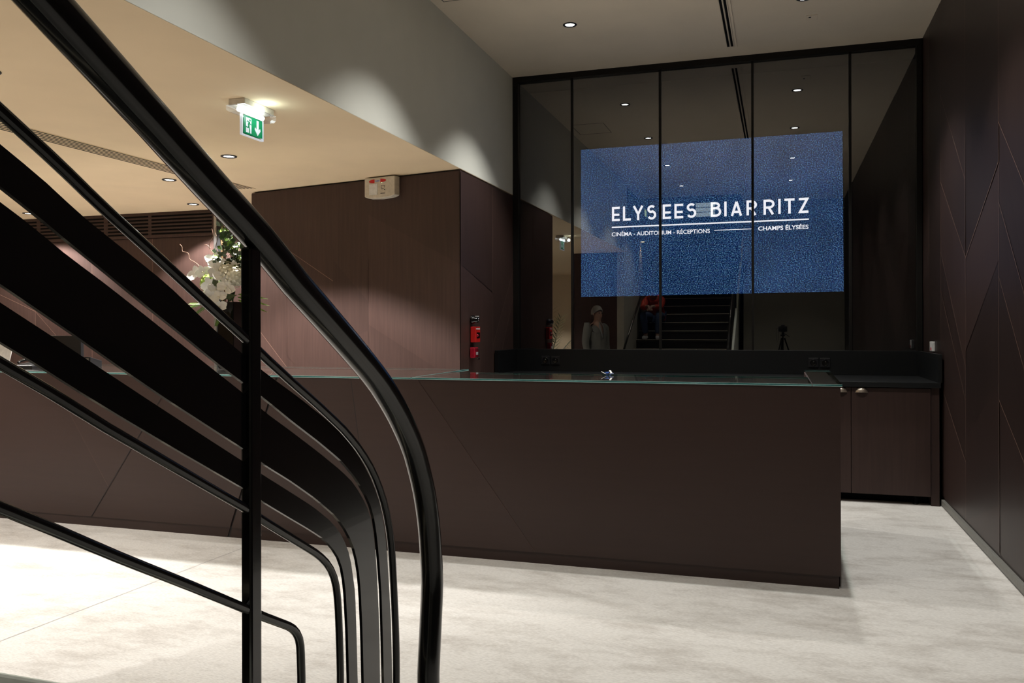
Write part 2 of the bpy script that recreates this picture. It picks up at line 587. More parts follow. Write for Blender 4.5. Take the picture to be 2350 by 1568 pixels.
# centre lines and edges of the railing bars, (y, height) in metres
RAIL = {
 'hand': [(0.8458,1.7021),(0.8849,1.6807),(0.9239,1.6590),(0.9611,1.6390),(0.9977,1.6178),(1.0386,1.5950),(1.0796,1.5723),(1.1189,1.5514),(1.1563,1.5315),(1.1934,1.5111),(1.2317,1.4884),(1.2676,1.4659),(1.3050,1.4417),(1.3455,1.4182),(1.3842,1.3962),(1.4229,1.3740),(1.4595,1.3528),(1.4980,1.3304),(1.5363,1.3076),(1.5746,1.2847),(1.6104,1.2622),(1.6437,1.2399),(1.6773,1.2142),(1.7099,1.1873),(1.7397,1.1606),(1.7709,1.1290),(1.7965,1.1012),(1.8241,1.0664),(1.8431,1.0363),(1.8636,0.9993),(1.8811,0.9633),(1.8938,0.9301),(1.9066,0.8898),(1.9156,0.8485),(1.9217,0.8089),(1.9271,0.7669),(1.9294,0.7291),(1.9272,0.6936),(1.9219,0.6494),(1.9166,0.6074),(1.9108,0.5632),(1.9051,0.5167)],
 't1': [(0.7469,1.5800),(0.7798,1.5616),(0.8108,1.5436),(0.8430,1.5240),(0.8755,1.5050),(0.9067,1.4873),(0.9396,1.4689),(0.9708,1.4513),(1.0035,1.4326),(1.0345,1.4148),(1.0673,1.3961),(1.1001,1.3775),(1.1313,1.3600),(1.1642,1.3414),(1.1949,1.3230),(1.2272,1.3037),(1.2601,1.2852),(1.2913,1.2677),(1.3244,1.2495),(1.3558,1.2324),(1.3888,1.2141),(1.4198,1.1963),(1.4525,1.1774),(1.4831,1.1590),(1.5142,1.1376),(1.5431,1.1166),(1.5706,1.0936),(1.5967,1.0692),(1.6219,1.0411),(1.6432,1.0124),(1.6612,0.9837),(1.6769,0.9517),(1.6895,0.9182),(1.6987,0.8836),(1.7049,0.8484),(1.7090,0.8128),(1.7130,0.7753),(1.7168,0.7378),(1.7198,0.7022),(1.7226,0.6645),(1.7242,0.6288),(1.7247,0.5930)],
 'A': ([(0.7190,1.5590),(0.7504,1.5428),(0.7814,1.5260),(0.8117,1.5077),(0.8422,1.4900),(0.8738,1.4741),(0.9054,1.4583),(0.9369,1.4424),(0.9684,1.4264),(0.9992,1.4092),(1.0293,1.3906),(1.0593,1.3721),(1.0894,1.3536),(1.1203,1.3364),(1.1514,1.3196),(1.1824,1.3029),(1.2136,1.2861),(1.2452,1.2705),(1.2771,1.2553),(1.3090,1.2402),(1.3407,1.2245),(1.3721,1.2084),(1.4036,1.1923),(1.4345,1.1753),(1.4651,1.1577),(1.4947,1.1385),(1.5235,1.1179),(1.5503,1.0949),(1.5757,1.0705),(1.5995,1.0443),(1.6211,1.0164),(1.6408,0.9871),(1.6552,0.9549),(1.6664,0.9215),(1.6753,0.8873),(1.6809,0.8524),(1.6855,0.8174),(1.6898,0.7823),(1.6940,0.7473),(1.6978,0.7121),(1.6996,0.6769),(1.7010,0.6416),(1.7025,0.6063),(1.7040,0.5710)],[(0.7190,1.5120),(0.7484,1.4964),(0.7775,1.4804),(0.8063,1.4638),(0.8353,1.4476),(0.8644,1.4315),(0.8934,1.4151),(0.9223,1.3988),(0.9513,1.3825),(0.9805,1.3666),(1.0097,1.3507),(1.0387,1.3345),(1.0677,1.3181),(1.0968,1.3021),(1.1264,1.2868),(1.1559,1.2717),(1.1855,1.2564),(1.2150,1.2411),(1.2442,1.2252),(1.2732,1.2090),(1.3023,1.1929),(1.3317,1.1773),(1.3611,1.1618),(1.3905,1.1462),(1.4195,1.1300),(1.4484,1.1136),(1.4770,1.0967),(1.5038,1.0769),(1.5302,1.0567),(1.5544,1.0340),(1.5774,1.0100),(1.5968,0.9831),(1.6110,0.9531),(1.6203,0.9212),(1.6274,0.8887),(1.6332,0.8560),(1.6381,0.8231),(1.6426,0.7902),(1.6449,0.7570),(1.6469,0.7238),(1.6488,0.6906),(1.6506,0.6574),(1.6523,0.6242),(1.6540,0.5910)]),
 'B': ([(0.7190,1.4950),(0.7481,1.4799),(0.7765,1.4637),(0.8048,1.4472),(0.8337,1.4318),(0.8628,1.4168),(0.8916,1.4013),(0.9203,1.3855),(0.9490,1.3697),(0.9776,1.3537),(1.0062,1.3378),(1.0348,1.3218),(1.0634,1.3059),(1.0921,1.2901),(1.1208,1.2744),(1.1495,1.2585),(1.1777,1.2420),(1.2058,1.2252),(1.2343,1.2091),(1.2634,1.1940),(1.2924,1.1789),(1.3213,1.1635),(1.3502,1.1480),(1.3790,1.1325),(1.4077,1.1167),(1.4362,1.1005),(1.4647,1.0844),(1.4926,1.0673),(1.5200,1.0493),(1.5449,1.0281),(1.5679,1.0049),(1.5890,0.9798),(1.6053,0.9516),(1.6159,0.9207),(1.6225,0.8886),(1.6273,0.8562),(1.6312,0.8237),(1.6349,0.7912),(1.6376,0.7585),(1.6402,0.7259),(1.6421,0.6932),(1.6428,0.6605),(1.6434,0.6277),(1.6440,0.5950)],[(0.7190,1.4040),(0.7443,1.3902),(0.7695,1.3764),(0.7947,1.3624),(0.8199,1.3484),(0.8449,1.3341),(0.8699,1.3199),(0.8949,1.3056),(0.9200,1.2915),(0.9452,1.2776),(0.9705,1.2637),(0.9958,1.2501),(1.0213,1.2367),(1.0468,1.2233),(1.0723,1.2098),(1.0977,1.1964),(1.1232,1.1830),(1.1487,1.1696),(1.1739,1.1557),(1.1986,1.1409),(1.2235,1.1264),(1.2490,1.1131),(1.2747,1.1000),(1.3002,1.0867),(1.3253,1.0727),(1.3504,1.0585),(1.3754,1.0442),(1.3998,1.0290),(1.4240,1.0133),(1.4480,0.9974),(1.4700,0.9788),(1.4906,0.9588),(1.5086,0.9363),(1.5235,0.9117),(1.5343,0.8851),(1.5420,0.8574),(1.5470,0.8290),(1.5504,0.8004),(1.5528,0.7717),(1.5552,0.7430),(1.5569,0.7143),(1.5583,0.6855),(1.5596,0.6568),(1.5610,0.6280)]),
 'C': ([(0.7190,1.3840),(0.7436,1.3706),(0.7682,1.3572),(0.7928,1.3438),(0.8174,1.3302),(0.8419,1.3167),(0.8664,1.3031),(0.8910,1.2897),(0.9156,1.2762),(0.9401,1.2627),(0.9647,1.2493),(0.9893,1.2358),(1.0139,1.2224),(1.0385,1.2089),(1.0631,1.1955),(1.0877,1.1821),(1.1124,1.1688),(1.1370,1.1555),(1.1617,1.1422),(1.1862,1.1286),(1.2106,1.1148),(1.2352,1.1014),(1.2600,1.0883),(1.2847,1.0751),(1.3094,1.0619),(1.3341,1.0486),(1.3587,1.0353),(1.3830,1.0213),(1.4067,1.0064),(1.4304,0.9914),(1.4526,0.9743),(1.4735,0.9556),(1.4915,0.9342),(1.5067,0.9107),(1.5174,0.8849),(1.5246,0.8578),(1.5316,0.8307),(1.5351,0.8029),(1.5368,0.7749),(1.5385,0.7470),(1.5400,0.7190),(1.5413,0.6910),(1.5427,0.6630),(1.5440,0.6350)],[(0.7190,1.3400),(0.7419,1.3275),(0.7648,1.3149),(0.7874,1.3019),(0.8101,1.2889),(0.8327,1.2760),(0.8556,1.2634),(0.8785,1.2508),(0.9014,1.2382),(0.9243,1.2258),(0.9473,1.2134),(0.9703,1.2010),(0.9932,1.1886),(1.0163,1.1763),(1.0393,1.1641),(1.0624,1.1519),(1.0855,1.1396),(1.1085,1.1274),(1.1316,1.1152),(1.1547,1.1029),(1.1774,1.0900),(1.1998,1.0767),(1.2223,1.0634),(1.2452,1.0508),(1.2681,1.0384),(1.2910,1.0259),(1.3140,1.0135),(1.3370,1.0011),(1.3599,0.9886),(1.3826,0.9757),(1.4050,0.9624),(1.4258,0.9466),(1.4452,0.9291),(1.4620,0.9092),(1.4736,0.8859),(1.4809,0.8608),(1.4859,0.8352),(1.4887,0.8093),(1.4912,0.7833),(1.4936,0.7573),(1.4951,0.7312),(1.4964,0.7051),(1.4977,0.6791),(1.4990,0.6530)]),
 'D': [(0.7370,1.3070),(0.7597,1.2945),(0.7812,1.2826),(0.8036,1.2696),(0.8259,1.2565),(0.8471,1.2441),(0.8694,1.2310),(0.8920,1.2184),(0.9147,1.2059),(0.9362,1.1940),(0.9588,1.1814),(0.9814,1.1689),(1.0029,1.1570),(1.0256,1.1445),(1.0482,1.1320),(1.0697,1.1201),(1.0924,1.1075),(1.1150,1.0950),(1.1365,1.0831),(1.1592,1.0706),(1.1802,1.0579),(1.2023,1.0444),(1.2245,1.0311),(1.2469,1.0181),(1.2681,1.0058),(1.2906,0.9929),(1.3130,0.9799),(1.3343,0.9677),(1.3567,0.9548),(1.3790,0.9417),(1.3984,0.9289),(1.4188,0.9130),(1.4351,0.8965),(1.4480,0.8773),(1.4565,0.8571),(1.4620,0.8319),(1.4650,0.8088),(1.4672,0.7830),(1.4689,0.7585),(1.4705,0.7327),(1.4717,0.7068),(1.4727,0.6823)],
 'E': [(0.7304,1.1510),(0.7470,1.1416),(0.7636,1.1323),(0.7802,1.1230),(0.7959,1.1141),(0.8124,1.1046),(0.8289,1.0951),(0.8454,1.0856),(0.8611,1.0767),(0.8776,1.0672),(0.8942,1.0577),(0.9108,1.0485),(0.9275,1.0392),(0.9441,1.0300),(0.9608,1.0208),(0.9766,1.0120),(0.9932,1.0028),(1.0099,0.9935),(1.0265,0.9843),(1.0431,0.9750),(1.0589,0.9660),(1.0754,0.9567),(1.0920,0.9473),(1.1086,0.9379),(1.1251,0.9285),(1.1409,0.9196),(1.1574,0.9102),(1.1739,0.9007),(1.1904,0.8911),(1.2060,0.8820),(1.2226,0.8726),(1.2393,0.8636),(1.2560,0.8545),(1.2728,0.8454),(1.2895,0.8362),(1.3036,0.8266),(1.3153,0.8156),(1.3236,0.8031),(1.3284,0.7878),(1.3300,0.7698),(1.3310,0.7508),(1.3319,0.7318)],
}


def facets(mb, O, e, n, edges, z0, z1, diags, seed, seam_mi=3, panel_seam=True):
    """folded veneer panels: each panel cut by sloping joints into slightly tilted facets"""
    rg = random.Random(seed)
    O, e, n = Vector(O), Vector(e).normalized(), Vector(n).normalized()

    def P(t, z, d):
        q = O + e * t + n * d
        return (q.x, q.y, z)
    for k in range(len(edges) - 1):
        a, b = edges[k], edges[k + 1]
        dl = sorted(diags[k], key=lambda q: q[0] + q[1])
        cuts = [(z0, z0, False)] + [(min(max(q[0], z0), z1), min(max(q[1], z0), z1), q[2] if len(q) > 2 else True)
                                    for q in dl] + [(z1, z1, False)]
        for i in range(len(cuts) - 1):
            l0, r0, _ = cuts[i]
            l1, r1, _ = cuts[i + 1]
            if l1 < l0 + 1e-4 and r1 < r0 + 1e-4:
                continue
            d = [0.003 + rg.random() * 0.004 for _ in range(4)]
            mi = rg.choice((0, 0, 1, 2))
            A, B = P(a, l0, d[0]), P(b, r0, d[1])
            Cc, D = P(b, r1, d[2]), P(a, l1, d[3])
            if abs(l1 - l0) < 1e-4:
                mb.face([A, B, Cc], mi)
            elif abs(r1 - r0) < 1e-4:
                mb.face([A, B, D], mi)
            else:
                mb.face([A, B, Cc], mi)
                mb.face([A, Cc, D], mi)
        for l, r, vis in cuts[1:-1]:
            if vis:
                w = 0.0022
                mb.face([P(a, l - w, 0.0074), P(b, r - w, 0.0074), P(b, r + w, 0.0074), P(a, l + w, 0.0074)], seam_mi)
        if panel_seam and k:
            w = 0.0016
            mb.face([P(a - w, z0, 0.0072), P(a + w, z0, 0.0072), P(a + w, z1, 0.0072), P(a - w, z1, 0.0072)], seam_mi)


VEN = [M['va'], M['vb'], M['vc'], M['seam']]
HC = 3.869       # hall ceiling
LC = 2.697       # lobby ceiling
XS = -2.545      # soffit / left end of the glass wall
XW = 1.185       # right wall

# ------------------------------------------------------------------ floor and ceilings
b = MB()
b.box(-11.0, 1.6, -8.2, 8.6, -0.12, 0.0, 0)
for (p, q) in (((-3.30, 1.2), (-3.175, 4.69)),):
    b.face([(p[0] - .004, p[1], .0008), (p[0] + .004, p[1], .0008), (q[0] + .004, q[1], .0008), (q[0] - .004, q[1], .0008)], 1)
structure(b.build('floor', [M['carpet'], M['seamc']]), 'pale mottled carpet floor')

b = MB()
b.box(XS - .12, 1.6, -0.1, 8.6, HC, HC + .14)
b.box(-.70, 1.6, -1.4, -0.1, HC, HC + .14)
structure(b.build('ceiling', M['ceil']), 'high beige hall ceiling')

b = MB()
b.box(-11.0, XS - .001, 1.55, 8.3, LC, LC + .14)
b.box(-11.0, -3.515, -4.1, 1.55, LC, LC + .14)
structure(b.build('ceiling_lobby', M['ceill']), 'low ceiling of the lobby on the left, warm light in its colour')

# soffit between the two ceilings
b = MB()
b.box(XS - .12, XS, 1.55, 8.3, LC + .142, HC)
b.box(XS - .0005, XS, 1.55, 8.3, LC + .003, LC + .142)
structure(b.build('wall_soffit', M['soff']), 'grey painted drop between high and low ceiling')

# ------------------------------------------------------------------ right wall
b = MB()
b.box(XW, XW + .2, 0.6, 8.5, 0.0, HC)
edges = [0.6, 1.2, 1.9, 2.55, 3.35, 4.05, 4.75, 5.40, 6.308, 7.215, 7.75, 8.1]
rg = random.Random(3)
dg_ = []
for k in range(len(edges) - 1):
    L = []
    if k == 6:
        L = [(0.84, 0.40), (0.777 + .45, 0.95), (1.05, 1.65), (1.48, 2.072), (2.05, 2.524)]
        L = [(0.60, 0.95), (1.02, 1.65), (1.40, 2.072), (1.98, 2.524), (3.2, 3.5, False)]
    elif k == 7:
        L = [(0.35, 0.05, False), (1.05, 0.62, False), (1.75, 1.2, False), (2.297, 1.82), (3.1, 2.75, False)]
    elif k == 8:
        L = [(0.46, 0.923), (0.875, 1.649), (1.103, 1.946), (1.836, 2.484), (2.35, 3.15)]
    elif k >= 9:
        L = [(0.9, 0.6, False), (2.0, 1.6, False)]
    else:
        s = 1 if k % 2 == 0 else -1
        base = rg.uniform(.2, .5)
        for j in range(5):
            z = base + j * rg.uniform(.55, .75)
            L.append((z, z + s * rg.uniform(.4, .7)))
    dg_.append(L)
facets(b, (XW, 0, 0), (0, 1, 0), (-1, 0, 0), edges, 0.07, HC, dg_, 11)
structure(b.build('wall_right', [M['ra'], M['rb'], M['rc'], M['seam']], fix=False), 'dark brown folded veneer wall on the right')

b = MB()
b.box(XW - .022, XW + .02, 0.6, 7.12, 0.012, 0.052, 0)
b.box(XW - .008, XW + .02, 0.6, 7.12, 0.0, 0.012, 1)  # black strip drawn in for the shadow under the skirting
structure(b.build('baseboard_right', [M['grey'], M['seamd']]), 'grey metal skirting along the right wall')

b = MB()
b.box(XW - .01, XW + .2, -1.2, 0.6, 0.0, HC)
structure(b.build('trim_1', M['satin']), 'black lining past the end of the right wall')

# walls behind the camera
b = MB()
b.box(-.70, 1.6, -1.4, -1.2, 0, HC)
b.box(-.70, -.55, -8.2, -1.4, 0, 6.4)
b.box(-2.66, -.70, -1.4, -1.2, HC + .14, HC + .3)
structure(b.build('wall_rear', M['rear']), 'plain grey wall behind the camera')
b = MB()
b.box(-2.72, -2.60, -8.2, 1.55, 0, 6.4)
structure(b.build('wall_stair', M['rear']), 'pale wall on the left of the stairs')
b = MB()
b.box(-2.72, -.55, -8.4, -8.2, 0, 6.4)
b.box(-2.72, -.55, -8.4, 0.05, 6.4, 6.5)
b.box(-2.60, -.70, 0.0, 0.06, HC + .14, 6.4)
b.box(-.70, -.64, -1.2, 0.06, HC + .14, 6.4)
structure(b.build('wall_stair_top', M['rear']), 'far end of the stairwell')

# veneer pier between the lobby passage and the stairs
b = MB()
b.box(-3.515, -2.72, -4.0, 1.545, 0, LC, 0)
facets(b, (-3.515, 1.545, 0), (1, 0, 0), (0, 1, 0), [0, .32, .795], 0.0, LC, [[(.6, 1.1, False), (1.5, 2.0, False)], [(1.0, .4, False), (2.2, 1.6, False)]], 21)
structure(b.build('wall_passage', VEN, fix=False), 'brown veneer pier beside the stairs')

# lobby shell
b = MB()
b.box(-11.2, -2.6, -4.3, -4.1, 0, LC)
structure(b.build('wall_lobby_rear', M['cream']), 'cream wall at the far end of the lobby')
b = MB()
b.box(-11.2, -11.0, -4.3, 8.3, 0, LC)
structure(b.build('wall_left', M['cream']), 'cream wall at the left of the lobby')

# back wall of the lobby with lit folded panels
b = MB()
b.box(-11.0, -4.7, 8.0, 8.3, 0, LC, 0)
dgl = [[(1.2, .7), (2.0, 1.5)], [(1.9, 1.583), (1.2, .7)], [(1.583, .80), (2.0, 2.1, False)],
       [(1.95, 1.444), (1.0, 1.5, False)], [(1.60, 1.025), (2.2, 2.04, False)], [(1.3, 1.0), (2.2, 1.9, False)]]
facets(b, (0, 8.0, 0), (1, 0, 0), (0, -1, 0), [-11.0, -9.4, -8.566, -7.714, -6.85, -5.99, -4.8], 0.0, 2.40, dgl, 31)
structure(b.build('wall_back_lobby', VEN, fix=False), 'lit pinkish brown veneer wall behind the flowers')

# projecting veneer block beside the glass wall
BL, BR = Vector((-4.905, 7.094, 0)), Vector((-2.549, 6.606, 0))
bd = (BR - BL)
blen = bd.length
bd.normalize()
bn = Vector((bd.y, -bd.x, 0))
b = MB()
b.prism([(BL.x, BL.y), (BR.x, BR.y), (XS - .004, 8.3), (-4.905, 8.3)], 0, LC - .012, 'z', 0)
facets(b, BL, bd, bn, [0, .46, 1.03, 1.44, blen], 0.0, LC - .02,
       [[(1.45, 1.0), (2.2, 1.85)], [(2.12, 1.80), (1.1, .7, False)], [(1.2, 1.35, False), (2.0, 1.6, False)],
        [(2.38, 1.9, False), (1.4, .9, False)]], 41, panel_seam=False)
facets(b, (XS - .004, BR.y, 0), (0, 1, 0), (1, 0, 0), [0, .82, 1.5], 0.0, LC - .02,
       [[(1.9, 1.7, False), (.8, .7, False)], [(1.2, 2.0), (.75, 1.75)]], 43)
# dark shadow gap under the ceiling
b.prism([(BL.x + .02, BL.y + .03), (BR.x - .02, BR.y + .03), (XS - .03, 8.3), (-4.88, 8.3)], LC - .012, LC, 'z', 4)
structure(b.build('wall_block', VEN + [M['seamd']], fix=False), 'dark brown veneer block beside the glass wall')

# vertical edge strips in the flower niche
b = MB()
b.box(-5.99, -5.955, 7.95, 8.0, 0.0, LC, 0)
b.box(-5.955, -5.90, 7.96, 8.0, 0.0, LC, 1)
b.box(-5.90, -5.87, 7.955, 8.0, 0.0, LC, 2)
structure(b.build('trim_2', [M['steel'], M['satin'], M['gold']]), 'steel and brass edge strips on the lobby wall')

# ------------------------------------------------------------------ glass wall
BS = 1.158   # top of the worktop upstand
b = MB()
b.box(XS - .1, 1.6, 8.115, 8.35, 0, BS - .01)
structure(b.build('wall_back', M['matt']), 'black wall behind the worktop')
b = MB()
b.box(XS - .1, 1.6, 8.52, 8.6, BS - .01, HC)
b.box(XS - .12, XS - .06, 8.135, 8.6, BS - .01, HC)
b.box(1.2, 1.3, 8.135, 8.6, BS - .01, HC)
b.box(XS - .1, 1.25, 8.132, 8.56, HC - .04, HC - .002)  # black lid added so no lit ceiling shows through the glass
structure(b.build('wall_booth', M['matt']), 'black lined space behind the glass, lid added to keep it dark')

win = thing('window_1', (-.69, 8.1, BS - .01), None, None)
structure(win, 'full height dark mirroring glass wall')
gx = [-2.505, -1.945, -1.087, -.241, .595, 1.147]
for i in range(5):
    b = MB()
    b.box(gx[i] + .006, gx[i + 1] - .006, 8.100, 8.101, BS, HC - .055)
    # only a single face carries the mirror
    b2 = MB()
    b2.face([(gx[i] + .004, 8.1, BS), (gx[i + 1] - .004, 8.1, BS), (gx[i + 1] - .004, 8.1, HC - .05), (gx[i] + .004, 8.1, HC - .05)])
    b2.build('glass_pane', M['glass'], win, fix=False)
for x in gx[1:-1]:
    b = MB()
    b.box(x - .011, x + .011, 8.085, 8.13, BS, HC - .05)
    b.build('mullion', M['framem'], win)
b = MB()
b.box(XS, 1.185, 8.06, 8.13, HC - .055, HC)
b.box(XS, -2.49, 8.06, 8.13, BS, HC - .055)
b.box(1.13, 1.172, 8.06, 8.13, BS, HC - .055)
b.build('frame', M['framem'], win)

# projected sign on a film behind the glass
SY = 8.18
scr = thing('projected_sign', (-.67, SY, 1.68), 'glowing speckled blue sign with white lettering behind the dark glass wall', 'sign')
b = MB()
b.face([(-1.876, SY, 1.672), (.545, SY, 1.690), (.537, SY, 3.136), (-1.876, SY, 3.127)])
b.build('screen_film', M['screen'], scr, fix=False)
T0, TH, SW = 1.055 + EYE, .139, .0215
E_ = lambda w: [[(0, 0), (0, 1)], [(0, 1), (w, 1)], [(0, 0), (w, 0)], [(0, .43), (w * .93, .43)]]
glyphs = [('E', -1.566, -1.489), ('L', -1.458, -1.381), ('Y', -1.362, -1.258), ('S', -1.222, -1.137), ('E', -1.074, -.995),
          ('E', -.963, -.880), ('S', -.848, -.759), ('B', -.624, -.533), ('I', -.501, -.478), ('A', -.441, -.338),
          ('R', -.299, -.211), ('R', -.147, -.054), ('I', -.017, .005), ('T', .037, .126), ('Z', .163, .246)]
for ch, xa, xb in glyphs:
    b = MB()
    w = xb - xa
    z0 = T0 + (xa + 1.57) / 1.82 * .004
    P = lambda q, xa=xa, z0=z0: (xa + q[0], SY - .004, z0 + q[1])
    h = SW / 2
    H = TH
    st = lambda pts, closed=False: stroke(b, P, pts, SW, closed)
    if ch == 'E':
        st([(h, 0), (h, H)]); st([(0, H - h), (w, H - h)]); st([(0, h), (w, h)]); st([(0, H * .44), (w * .95, H * .44)])
    elif ch == 'L':
        st([(h, 0), (h, H)]); st([(0, h), (w, h)])
    elif ch == 'Y':
        st([(h, H), (w / 2, H * .42)]); st([(w - h, H), (w / 2, H * .42)]); st([(w / 2, 0), (w / 2, H * .46)])
    elif ch == 'S':
        r1, r2 = H * .20, H * .245
        pts = arc(w / 2, H - h - r1, w / 2 - h * 1.1, r1, 40, 255, 14) + arc(w / 2, h + r2, w / 2 - h * .9, r2, 80, -150, 16)
        st(pts)
    elif ch == 'B':
        st([(h, 0), (h, H)])
        st([(h, H - h)] + arc(w * .42, H - h - H * .17, w * .40, H * .17, 90, -90, 12) + [(h, H - h - H * .34)])
        st([(h, H - h - H * .34)] + arc(w * .52, h + (H * .66 - 2 * h) / 2, w * .42, (H * .66 - 2 * h) / 2, 90, -90, 14) + [(h, h)])
    elif ch == 'I':
        st([(w / 2, 0), (w / 2, H)])
    elif ch == 'A':
        st([(h, 0), (w / 2, H - h * .6)]); st([(w - h, 0), (w / 2, H - h * .6)]); st([(w * .2, H * .27), (w * .8, H * .27)])
    elif ch == 'R':
        st([(h, 0), (h, H)])
        st([(h, H - h)] + arc(w * .52, H - h - H * .23, w * .42, H * .23, 90, -90, 14) + [(h, H - h - H * .46)])
        st([(w * .48, H * .48), (w - h * .9, 0)])
    elif ch == 'T':
        st([(w / 2, 0), (w / 2, H)]); st([(0, H - h), (w, H - h)])
    elif ch == 'Z':
        st([(0, H - h), (w - h, H - h), (h, h), (w, h)])
    b.build('title_letter', M['letter'], scr, fix=False)

b = MB()
y = SY - .004
b.face([(-1.568, y, 2.342), (.249, y, 2.347), (.249, y, 2.360), (-1.568, y, 2.355)])
b.build('long_rule', M['letter'], scr, fix=False)
b = MB()
b.face([(-.593, y, 2.2795), (-.255, y, 2.281), (-.255, y, 2.287), (-.593, y, 2.2855)])
b.build('short_rule', M['letter'], scr, fix=False)
text_words('caption_word', 'CINÉMA - AUDITORIUM - RÉCEPTIONS', -1.568, -.633, 2.261, 2.300, y, M['letter'], scr, .012)
text_words('caption_word', 'CHAMPS ÉLYSÉES', -.194, .246, 2.266, 2.305, y, M['letter'], scr, .02)

# ------------------------------------------------------------------ back worktop and cabinets
WT = .942
wt = thing('worktop', (-.69, 7.6, WT - .04), 'long black slate worktop with raised back edge below the dark glass wall', 'worktop')
b = MB()
b.box(-2.53, 1.155, 7.07, 8.11, WT - .04, WT)
b.build('slab', M['slate'], wt, bevel=.002)
b = MB()
b.box(-2.53, 1.165, 8.05, 8.11, WT, BS)
b.box(1.137, 1.165, 7.08, 8.05, WT, BS)
b.box(-2.535, -2.50, 7.46, 8.05, WT, BS)
b.build('upstand', M['slate'], wt, bevel=.0015)


def cabinet(x0, label):
    w = 1.131
    r = thing('base_cabinet', (x0 + w / 2, 7.4, 0), label, 'cabinet')
    b = MB()
    b.box(x0, x0 + w, 7.12, 8.1, .09, WT - .042)
    b.build('carcass', M['cab'], r)
    b = MB()
    b.box(x0, x0 + w, 7.225, 7.26, 0, .09)
    b.build('toe_kick', M['matt'], r)
    for s in (0, 1):
        a = x0 + s * w / 2
        b = MB()
        b.box(a + .0025, a + w / 2 - .0025, 7.098, 7.119, .071, WT - .047)
        d = b.build('door', M['cab'], r, bevel=.0015)
        # cup pull: half dome open below
        cx = a + (w / 2 - .075 if s == 0 else .075)
        b = MB()
        vs = []
        N = 12
        for i in range(N + 1):
            th = math.pi * i / N
            for j in range(7):
                ph = math.pi / 2 * j / 6
                rr = math.cos(ph)
                vs.append((cx + .046 * rr * math.cos(th), 7.098 - .027 * math.sin(ph),
                           .858 + .044 * rr * math.sin(th) + 0.0))
        fs = []
        for i in range(N):
            for j in range(6):
                fs.append((i * 7 + j, (i + 1) * 7 + j, (i + 1) * 7 + j + 1, i * 7 + j + 1))
        b.mesh(vs, fs, 0, True)
        b.box(cx - .047, cx + .047, 7.094, 7.099, .856, .8585)
        b.build('cup_handle', M['pull'], d)
    for fx in (x0 + .1, x0 + w - .1):
        b = MB()
        b.lathe([(.001, 0), (.022, 0), (.022, .008), (.012, .014), (.012, .095), (.001, .095)], (fx, 7.165, 0), 12)
        b.build('foot', M['satin'], r)
    return r


cabinet(-.04, 'dark brown cabinet with two doors and cup handles right of the reception counter')
cabinet(-1.175, 'middle dark base cabinet under the slate worktop, hidden behind the counter')
cabinet(-2.31, 'left dark base cabinet under the slate worktop, beside the veneer block')
b = MB()
b.box(1.0925, 1.150, 7.11, 8.1, .0, WT - .042)
structure(b.build('trim_3', M['cab']), 'dark filler strip between cabinet and right wall')


def socket(x, label):
    r = thing('power_socket', (x, 8.05, 1.050), label, 'socket', 'power sockets above the slate worktop')
    z = 1.050
    b = MB()
    b.box(x - .042, x + .042, 8.041, 8.050, z - .042, z + .042)
    b.build('plate', M['satin'], r, bevel=.003)
    b = MB()
    T = Matrix.Translation((x, 8.0405, z)) @ Matrix.Rotation(math.pi / 2, 4, 'X')
    b.lathe([(.029, 0), (.027, .003), (.024, .0), (.021, -.0003), (.0001, -.0003)], (0, 0, 0), 24, 0, T)
    b.build('socket_well', M['black'], r)
    b = MB()
    b.ball((x + .002, 8.037, z + .008), .004)
    b.build('earth_pin', M['chrome'], r)


socket(-2.206, 'leftmost black power socket on the upstand, nearest the red alarm boxes')
socket(-2.105, 'black power socket second from left on the upstand')
socket(.281, 'black power socket above the glass shelf end, left of its twin')
socket(.380, 'rightmost black power socket on the upstand, nearest the cabinet')

# white switch box on the right wall
sw = thing('wall_switch', (1.17, 7.56, 1.168), 'small white switch box on the right wall above the worktop corner', 'switch')
b = MB()
b.box(1.158, 1.185, 7.50, 7.60, 1.168, 1.248)
b.build('housing', M['white'], sw, bevel=.004)
b = MB()
b.box(1.1555, 1.158, 7.515, 7.545, 1.178, 1.20)
b.build('button', M['red'], sw)

# ------------------------------------------------------------------ reception counter
CF = 4.70
CT = 1.052
b = MB()
cl = thing('reception_counter', (-5.6, 5.2, 0), 'long left section of the dark brown reception counter, left of the black joint', 'counter')
joint_t, joint_b = -3.068, -3.44
fr = lambda z: joint_b + (joint_t - joint_b) * z / CT
b.prism([(-9.5, .065), (fr(.065) - .008, .065), (fr(CT) - .008, CT), (-9.5, CT)], CF + .012, CF + .05, 'y', 0)
# facets of the left front (triangulated by hand along its joints)
def quad(pts, mi, d):
    b.face([(p[0], CF + d, p[1]) for p in pts], mi)
quad([(-9.5, .065), (-4.545, .065), (-4.395, .272), (-4.75, .80), (-4.90, CT), (-9.5, CT)], 0, .001)
quad([(-4.75, .80), (-4.395, .272), (-3.852, CT), (-4.90, CT)], 1, .0)
quad([(-4.545, .065), (fr(.065) - .008, .065), (fr(CT) - .008, CT), (-3.852, CT), (-4.395, .272)], 0, .002)
b.face([(-4.548, CF - .0006, .067), (-4.542, CF - .0006, .067), (-3.849, CF - .0006, CT), (-3.855, CF - .0006, CT)], 2)
b.face([(-4.753, CF - .0006, .80), (-4.749, CF - .0006, .805), (-4.393, CF - .0006, .272), (-4.397, CF - .0006, .272)], 3)
b.build('front_panel', [M['vh'], M['vh2'], M['seamd'], M['vb']], cl, fix=False)
b = MB()
b.prism([(-9.5, 0), (fr(0) - .008, 0), (fr(.065) - .008, .065), (-9.5, .065)], CF + .008, CF + .05, 'y')
b.build('kick_plate', M['vk'], cl)
b = MB()
